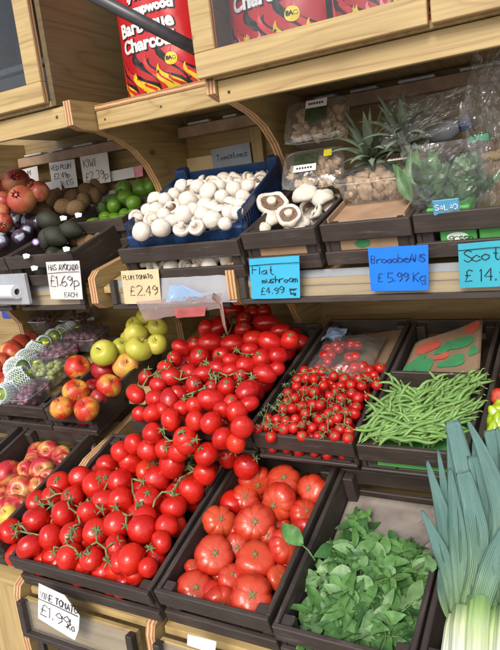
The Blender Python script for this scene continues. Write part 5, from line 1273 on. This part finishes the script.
bm = leafmesh(.070, .0185, .35, .4, 77, .03); tube(bm, [(0, .004, .001), (.002, -.02, .004), (-.002, -.042, -.004)], [.0016, .0015, .0018], 6); lp = k_beef.at(302, 545, .150); o = mkobj('loose_leaf', bm, M['herb'], loc=lp); d_ = (k_beef.at(282, 524, .160)-lp).normalized(); n_ = (EYE-lp).normalized(); x_ = d_.cross(n_).normalized(); o.rotation_euler = Matrix((x_, d_, x_.cross(d_))).transposed().to_euler(); tag(o, 'single loose green leaf lying on the beef tomatoes by the crate wall', 'leaf')
bm = leafmesh(.035, .012, .3, .3, 78, .1); o = mkobj('loose_leaf', bm, M['herb2'], loc=k_herb.at(432, 572, .11)); o.rotation_euler = (.6, .2, .6); tag(o, 'scrap of pale leaf stuck on the crate wall beside the leeks', 'leaf')

# ------------------------------------------------------------------ leeks
def leekY(py): return .845+(650-py)/230*.30
def ribbon(name, parent, pts, w, lift, a0=.15, a1=1.0, fold=.34, cut=False):
    w = w*.80
    """folded strap leaf through photo points laid on the sloping leek bundle; lift = metres toward the shopper"""
    P = []
    for (px, py) in pts:
        p = U(px, py, leekY(py)); P.append(p+(EYE-p).normalized()*(lift if len(P) else min(lift, .006)))
    # smooth resample
    Q = []; n = len(P)
    for i in range(n-1):
        p0, p1, p2, p3 = P[max(0, i-1)], P[i], P[i+1], P[min(n-1, i+2)]
        for k in range(6):
            t = k/6; Q.append(.5*((2*p1)+(p2-p0)*t+(2*p0-5*p1+4*p2-p3)*t*t+(3*p1-p0-3*p2+p3)*t**3))
    Q.append(P[-1]); bm = bmesh.new(); al = bm.loops.layers.float_color.new('dummy') if False else None
    la = bm.verts.layers.float.new('along'); lc = bm.verts.layers.float.new('across'); prev = None; N_ = len(Q)
    for i, q in enumerate(Q):
        t = i/(N_-1); T = (Q[min(i+1, N_-1)]-Q[max(i-1, 0)]).normalized(); tocam = (EYE-q).normalized(); S = T.cross(tocam).normalized(); Nn = S.cross(T)
        ww = w*((.75+.35*math.sin(PI*min(1, t*.9+.1))) if cut else (.72+.38*math.sin(PI*min(1, .15+t*.7)))*(1-max(0, t-.55)/.45*.80)); row = []
        for k in range(7):
            s = k/3-1; v = bm.verts.new(q-P[0]+S*ww*.5*s+Nn*(abs(s)*ww*fold*(1-.35*t)+.0012*math.sin(t*9+s*2)+.004*noise.noise(Vector((t*5, s*1.5, w*900))))); v[la] = a0+(a1-a0)*t; v[lc] = s*.5+.5; row.append(v)
        if prev:
            for k in range(6): f = bm.faces.new((prev[k], prev[k+1], row[k+1], row[k])); f.smooth = True
        prev = row
    bmesh.ops.solidify(bm, geom=bm.faces[:], thickness=.0011)
    return mkobj(name, bm, M['leek'], parent, False, P[0]-parent.location)
def shank(parent, pts, r0, r1, lift, a0, a1):
    P = [];
    for (px, py) in pts:
        p = U(px, py, leekY(py)); P.append(p+(EYE-p).normalized()*lift)
    Q = [P[0]+(P[0]-P[1]).normalized()*.16]+P; bm = bmesh.new(); la = bm.verts.layers.float.new('along'); lc = bm.verts.layers.float.new('across'); n = len(Q)
    rings = tube(bm, [q-P[0] for q in Q], [r0*1.03]+[r0+(r1-r0)*i/(n-2) for i in range(n-1)], 18)
    for i, rg in enumerate(rings):
        for k, v in enumerate(rg): v[la] = 0 if i == 0 else a0+(a1-a0)*(i-1)/(n-2); v[lc] = k/18
    o = mkobj('shank', bm, M['leek'], parent, True, P[0]-parent.location)
    bm = bmesh.new(); e = Q[0]-P[0]; dr = (Q[0]-Q[1]).normalized()
    for i in range(22):
        a = i*.9; tube(bm, [e+Vector((math.cos(a), 0, math.sin(a)))*r0*.5, e+dr*.02+Vector((math.cos(a), 0, math.sin(a)))*r0*.8, e+dr*.035+Vector((math.cos(a), 0, math.sin(a)))*r0*.6], .0008, 4)
    mkobj('root_tuft', bm, M['mstem'], parent, False, P[0]-parent.location)
def leek(label, sh, r0, r1, lift, a, leaves):
    t = thing('leek', label, 'leek', U(*sh[0], leekY(sh[0][1])), group='leeks'); shank(t, sh, r0, r1, lift, *a)
    for pts, w, lf, cut, aa in leaves: ribbon('leek_leaf', t, pts, w, lf, aa, 1.0, .34 if not cut else .24, cut)
leek('leek with slim white shank and dark pointed leaves beside the herb crate', [(449, 652), (452, 630), (456, 612)], .012, .012, .0, (.0, .16), [
    ([(456, 612), (449, 575), (436, 540), (422, 510)], .030, .030, False, .26), ([(458, 614), (454, 570), (442, 512), (427, 461)], .036, .018, False, .26), ([(452, 618), (445, 600), (442, 575), (446, 545)], .022, .004, False, .12), ([(456, 610), (452, 560), (446, 500), (438, 449)], .026, .000, False, .3)])
leek('leek with thick white shank and a broad dark leaf cut square', [(462, 654), (463, 632), (466, 610)], .0195, .020, .012, (.0, .17), [
    ([(464, 618), (461, 570), (455, 512), (450, 468)], .034, .032, False, .22), ([(468, 615), (472, 560), (466, 480), (452, 421)], .044, .020, True, .3), ([(468, 612), (480, 560), (474, 512), (463, 472)], .042, .034, True, .22), ([(462, 600), (460, 540), (453, 470), (448, 428)], .030, .002, False, .35)])
leek('leek with pale green shank and leaves fanning over its neighbours', [(477, 654), (478, 630), (481, 600)], .020, .021, .014, (.05, .26), [
    ([(479, 612), (490, 560), (484, 500), (474, 456)], .040, .022, True, .16), ([(490, 575), (502, 520), (488, 465), (468, 421)], .036, .040, False, .4), ([(478, 615), (488, 580), (500, 545), (516, 505)], .040, .042, False, .2), ([(472, 600), (478, 540), (478, 480), (474, 440)], .036, .004, False, .3)])
leek('leek with green shank half hidden at the crate corner', [(490, 656), (492, 636), (497, 610)], .012, .013, .006, (.02, .22), [
    ([(494, 622), (502, 590), (508, 560), (520, 520)], .030, .020, False, .2), ([(498, 600), (505, 540), (500, 470), (490, 430)], .038, .010, True, .3), ([(500, 560), (512, 500), (506, 455), (497, 428)], .034, .020, False, .4)])
leek('leek standing outermost in the bundle with wide cut leaves', [(506, 656), (507, 636), (509, 610)], .018, .018, .012, (.0, .2), [
    ([(508, 612), (506, 575), (500, 545), (497, 500)], .040, .030, True, .2), ([(509, 612), (516, 560), (514, 500), (506, 432)], .044, .030, False, .3), ([(510, 610), (524, 560), (530, 500), (528, 440)], .044, .024, False, .3)])
sheet('cardboard_sheet', 'brown cardboard on the floor of the leek crate', k_leek, [(.013, .02, .0125), (k_leek.w-.013, .02, .0125), (k_leek.w-.013, .42, .014), (.013, .42, .014)], M['card'], 'cardboard', .002, .0)

# ------------------------------------------------------------------ price signs
card('price_sign', (249, 259), (299, 256), (252, 299), 1.340, M['sky'], 'sky blue handwritten price card for flat mushrooms on the price rail', [('Flat', .05, .62, .20), ('mushroom', .24, .40, .17), ('£4.99', .20, .12, .17), ('per', .80, .20, .08), ('kg', .82, .09, .08)], rules=[(.0, .84, 1.0, .86)], Ybot=1.376)
card('price_sign', (368, 248), (428, 245), (371, 291), 1.340, M['blue'], 'strong blue price card with faded writing between two paler blue cards', [('BroadbeANS', .04, .66, .17), ('£ 5.99 Kg', .14, .22, .22)], 'inkblue', Ybot=1.376)
card('price_sign', (458, 244), (522, 239), (460, 288), 1.340, M['teal'], 'teal price card headed scotch, cut by the picture edge', [('Scotch', .08, .60, .26), ('£ 14.99', .10, .14, .28)], rules=[(.0, .86, 1.0, .87)], Ybot=1.376)
card('price_sign', (46, 262), (79, 261), (51, 299), 1.338, M['white'], 'white handwritten price card for avocados hanging from the crate', [('HAS AVOCADO', .06, .78, .15), ('£1.69p', .06, .36, .28), ('EACH', .46, .06, .13)], rules=[(.02, .70, .98, .74)], stroke=.0011, Ybot=1.372)
card('price_sign', (121, 271), (158, 269), (125, 304), 1.362, M['cream'], 'yellowed plum tomato price card beside the grey bag tray', [('PLUM TOMATO', .04, .74, .13), ('£2.49', .20, .25, .30)], stroke=.0010, Ybot=1.374)
card('price_sign', (39, 583), (80, 602), (38, 618), .878, M['white'], 'white six sided price card for vine tomatoes below the front crate', [('VINE TOMATO', .05, .64, .18), ('£1.99', .08, .16, .29), ('KG', .74, .12, .15)], cut=[(0, 0), (.93, -.10), (1, .22), (1, .62), (.62, .98), (0, 1.0)], rules=[(.0, .58, .98, .60)], stroke=.0013)
card('price_card', (80, 157), (107, 152), (84, 186), 1.885, M['white'], 'white kiwi price card at the end of the card row', [('KIWI', .1, .62, .26), ('£2.39p', .12, .14, .30)], cat='price card', stroke=.0013)
card('price_card', (49, 163), (74, 159), (53, 190), 1.885, M['white'], 'white red plum price card in the middle of the card row', [('RED PLUM', .06, .70, .17), ('£2.49p', .12, .38, .20), ('KG', .6, .08, .22)], cat='price card', stroke=.0012)
card('price_card', (16, 171), (37, 166), (19, 195), 1.885, M['white'], 'white plum price card behind the pomegranates', [('PLUM', .2, .68, .20), ('99p', .30, .32, .22), ('KG', .5, .05, .2)], cat='price card', stroke=.0012)
card('paper_strip', (38, 184), (60, 180), (40, 194), 1.87, M['white'], 'blank white paper strip lying between the cards and kiwis', [], cat='paper')
card('paper_strip', (108, 172), (133, 167), (110, 182), 1.90, M['white'], 'blank white strip behind the limes', [], cat='paper')
card('paper_strip', (134, 167), (142, 165), (135, 178), 1.905, plain('pink_slip', (.80, .30, .38), .6), 'small pink slip at the end of the white strip', [], cat='paper')
card('notice_card', (211, 150), (249, 142), (215, 177), 1.93, M['greycard'], 'grey blue notice card pinned to the back board above the blue tray', [('Tomatoes', .12, .55, .22)], 'inkblue', cat='notice', stroke=.0012)
card('notice_card', (180, 160), (212, 155), (182, 180), 1.935, M['cream'], 'pale notice card pinned beside the grey blue one', [], cat='notice')
for i, (x, y) in enumerate([(22, 254), (62, 247), (59, 216), (74, 213), (30, 266)]):
    card('torn_label', (x, y), (x+7, y-1), (x+2, y+5), 1.338 if i != 2 and i != 3 else 1.545, M['white'], ['torn white label scrap on the avocado crate corner', 'torn white label scrap in the middle of the avocado crate front', 'white label scrap on the lime crate board', 'thin label scrap on the lime crate board', 'white label scrap below the avocado crate slat'][i], [], cat='label scrap', cut=[(0, 0), (.8, .1), (1, .7), (.5, 1), (.1, .9)])
card('white_tag', (188, 634), (216, 642), (187, 645), .885, M['white'], 'blank white tag on the price rail under the beef tomatoes', [], cat='tag')
for px, py, Yd in ((134, 119, 1.0), (0, 0, 0))[:0]: pass
# bag roll and bag tray on the rails
br = thing('bag_roll', 'white roll of clear produce bags hanging at the rail end', 'bag roll', U(8, 292, 1.345), Euler((0, 0, -.12)))
bm = bmesh.new(); r_ = .0225
rg = []
for (r, x) in ((r_*.45, .05), (r_*.47, .051), (r_, .05), (r_, -.20), (r_*.45, -.20)): rg.append([bm.verts.new((x, r*math.cos(a*PI/14), r*math.sin(a*PI/14))) for a in range(28)])
for p, q in zip(rg, rg[1:]+rg[:1]):
    for a in range(28): f = bm.faces.new((p[a], q[a], q[(a+1) % 28], p[(a+1) % 28]))
bmesh.ops.recalc_face_normals(bm, faces=bm.faces); mkobj('roll_body', bm, M['roll'], br)
bm = bmesh.new(); rg = [[bm.verts.new((x, r_*.45*math.cos(a*PI/10), r_*.45*math.sin(a*PI/10))) for a in range(20)] for x in (.0495, -.19)]
for a in range(20): bm.faces.new((rg[0][a], rg[1][a], rg[1][(a+1) % 20], rg[0][(a+1) % 20]))
mkobj('core', bm, M['card'], br)
bm = bmesh.new(); box(bm, (-.22, .012, -.045), (.08, .03, .055), .004); mkobj('holder', bm, M['alu'], br)
bt2 = thing('bag_tray', 'grey plastic bag tray with pinkish wrap and a dangling strip', 'bag tray', U(190, 290, 1.36))
bm = bmesh.new(); o0 = bt2.location
def quad(bm, c, nx=10, ny=4, amp=.002, seed=0):
    g = [[bm.verts.new(c[3].lerp(c[2], i/nx).lerp(c[0].lerp(c[1], i/nx), j/ny)+Vector((0, -1, .5))*amp*noise.noise(Vector((i*.6+seed, j*.8, seed)))) for i in range(nx+1)] for j in range(ny+1)]
    for j in range(ny):
        for i in range(nx): f = bm.faces.new((g[j][i], g[j][i+1], g[j+1][i+1], g[j+1][i])); f.smooth = True
q4 = lambda pts, Ys: [U(a, b, y)-o0 for (a, b), y in zip(pts, Ys)]
quad(bm, q4([(156, 273), (234, 270), (237, 302), (158, 304)], [1.378, 1.378, 1.376, 1.376]), amp=.0015); mkobj('tray_back', bm, M['alu'], bt2)
bm = bmesh.new(); quad(bm, q4([(136, 302), (222, 293), (220, 308), (145, 321)], [1.33, 1.33, 1.29, 1.29]), 14, 6, .006, 3); mkobj('pinkish_wrap', bm, M['pinkpaper'], bt2)
bm = bmesh.new(); quad(bm, q4([(174, 309), (206, 306), (205, 316), (176, 318)], [1.286, 1.286, 1.284, 1.284]), 8, 3, .003, 5); mkobj('red_paper', bm, M['redpaper'], bt2)
bm = bmesh.new(); quad(bm, q4([(170, 285), (182, 285), (214, 299), (166, 302)], [1.355, 1.355, 1.32, 1.32]), 12, 6, .010, 8); mkobj('blue_film', bm, M['bluefilm'], bt2)
bm = bmesh.new(); quad(bm, q4([(140, 300), (224, 291), (222, 301), (139, 310)], [1.326, 1.326, 1.31, 1.31]), 14, 4, .006, 9); mkobj('clear_fold', bm, M['film'], bt2)
bm = bmesh.new(); pts = [U(a, b, y)-o0 for a, b, y in ((213, 296, 1.315), (220, 301, 1.30), (222, 312, 1.30), (224, 324, 1.30), (227, 334, 1.305))]
tube(bm, pts, [.009, .010, .008, .0065, .004], 8, flat=.25, up=Vector((0, -1, 0))); mkobj('dangling_strip', bm, M['pinkpaper'], bt2)

# ------------------------------------------------------------------ tidy the prototypes away
for t in PROTOS:
    for ch in KIDS[t.name] if t.name in KIDS else list(t.children):
        for g_ in list(ch.children): bpy.data.objects.remove(g_)
        bpy.data.objects.remove(ch)
    bpy.data.objects.remove(t)

# ------------------------------------------------------------------ camera, light, look
cam = bpy.data.cameras.new('camera'); co = bpy.data.objects.new('camera', cam); C.objects.link(co)
cam.sensor_fit = 'HORIZONTAL'; cam.sensor_width = 36; cam.lens = 36*F/500; cam.clip_start = .02; cam.clip_end = 300
m3 = Matrix((RW.col[0], -RW.col[1], -RW.col[2])).transposed(); co.matrix_world = Matrix.Translation(EYE) @ m3.to_4x4()
sc = bpy.context.scene; sc.camera = co
SUN_EL, SUN_AZ = 37, 8                     # azimuth from -y (behind the shopper), negative = from the shopper's left
az = math.radians(SUN_AZ)
dirn = Vector((math.sin(az)*math.cos(math.radians(SUN_EL)), -math.cos(az)*math.cos(math.radians(SUN_EL)), math.sin(math.radians(SUN_EL))))
su = bpy.data.lights.new('sun', 'SUN'); su.energy = 1.4; su.angle = math.radians(21); su.color = (1, .965, .92)
so = bpy.data.objects.new('sun', su); C.objects.link(so); so.rotation_euler = dirn.to_track_quat('Z', 'Y').to_euler(); so.location = (0, -2, 4)
wd = bpy.data.worlds.new('World'); sc.world = wd; wd.use_nodes = True; nt = wd.node_tree
sk = nt.nodes.new('ShaderNodeTexSky'); sk.sky_type = 'NISHITA'; sk.sun_disc = False; sk.sun_elevation = math.radians(SUN_EL); sk.sun_rotation = math.atan2(dirn.x, dirn.y); sk.dust_density = 3; sk.ozone_density = .6
nt.links.new(sk.outputs[0], nt.nodes['Background'].inputs[0]); nt.nodes['Background'].inputs[1].default_value = .13
sc.view_settings.view_transform = 'Standard'; sc.view_settings.look = 'None'; sc.view_settings.gamma = 1; sc.view_settings.use_curve_mapping = False
sc.view_settings.exposure = .66
sc.cycles.max_bounces = 8; sc.cycles.transparent_max_bounces = 16; sc.cycles.use_denoising = True
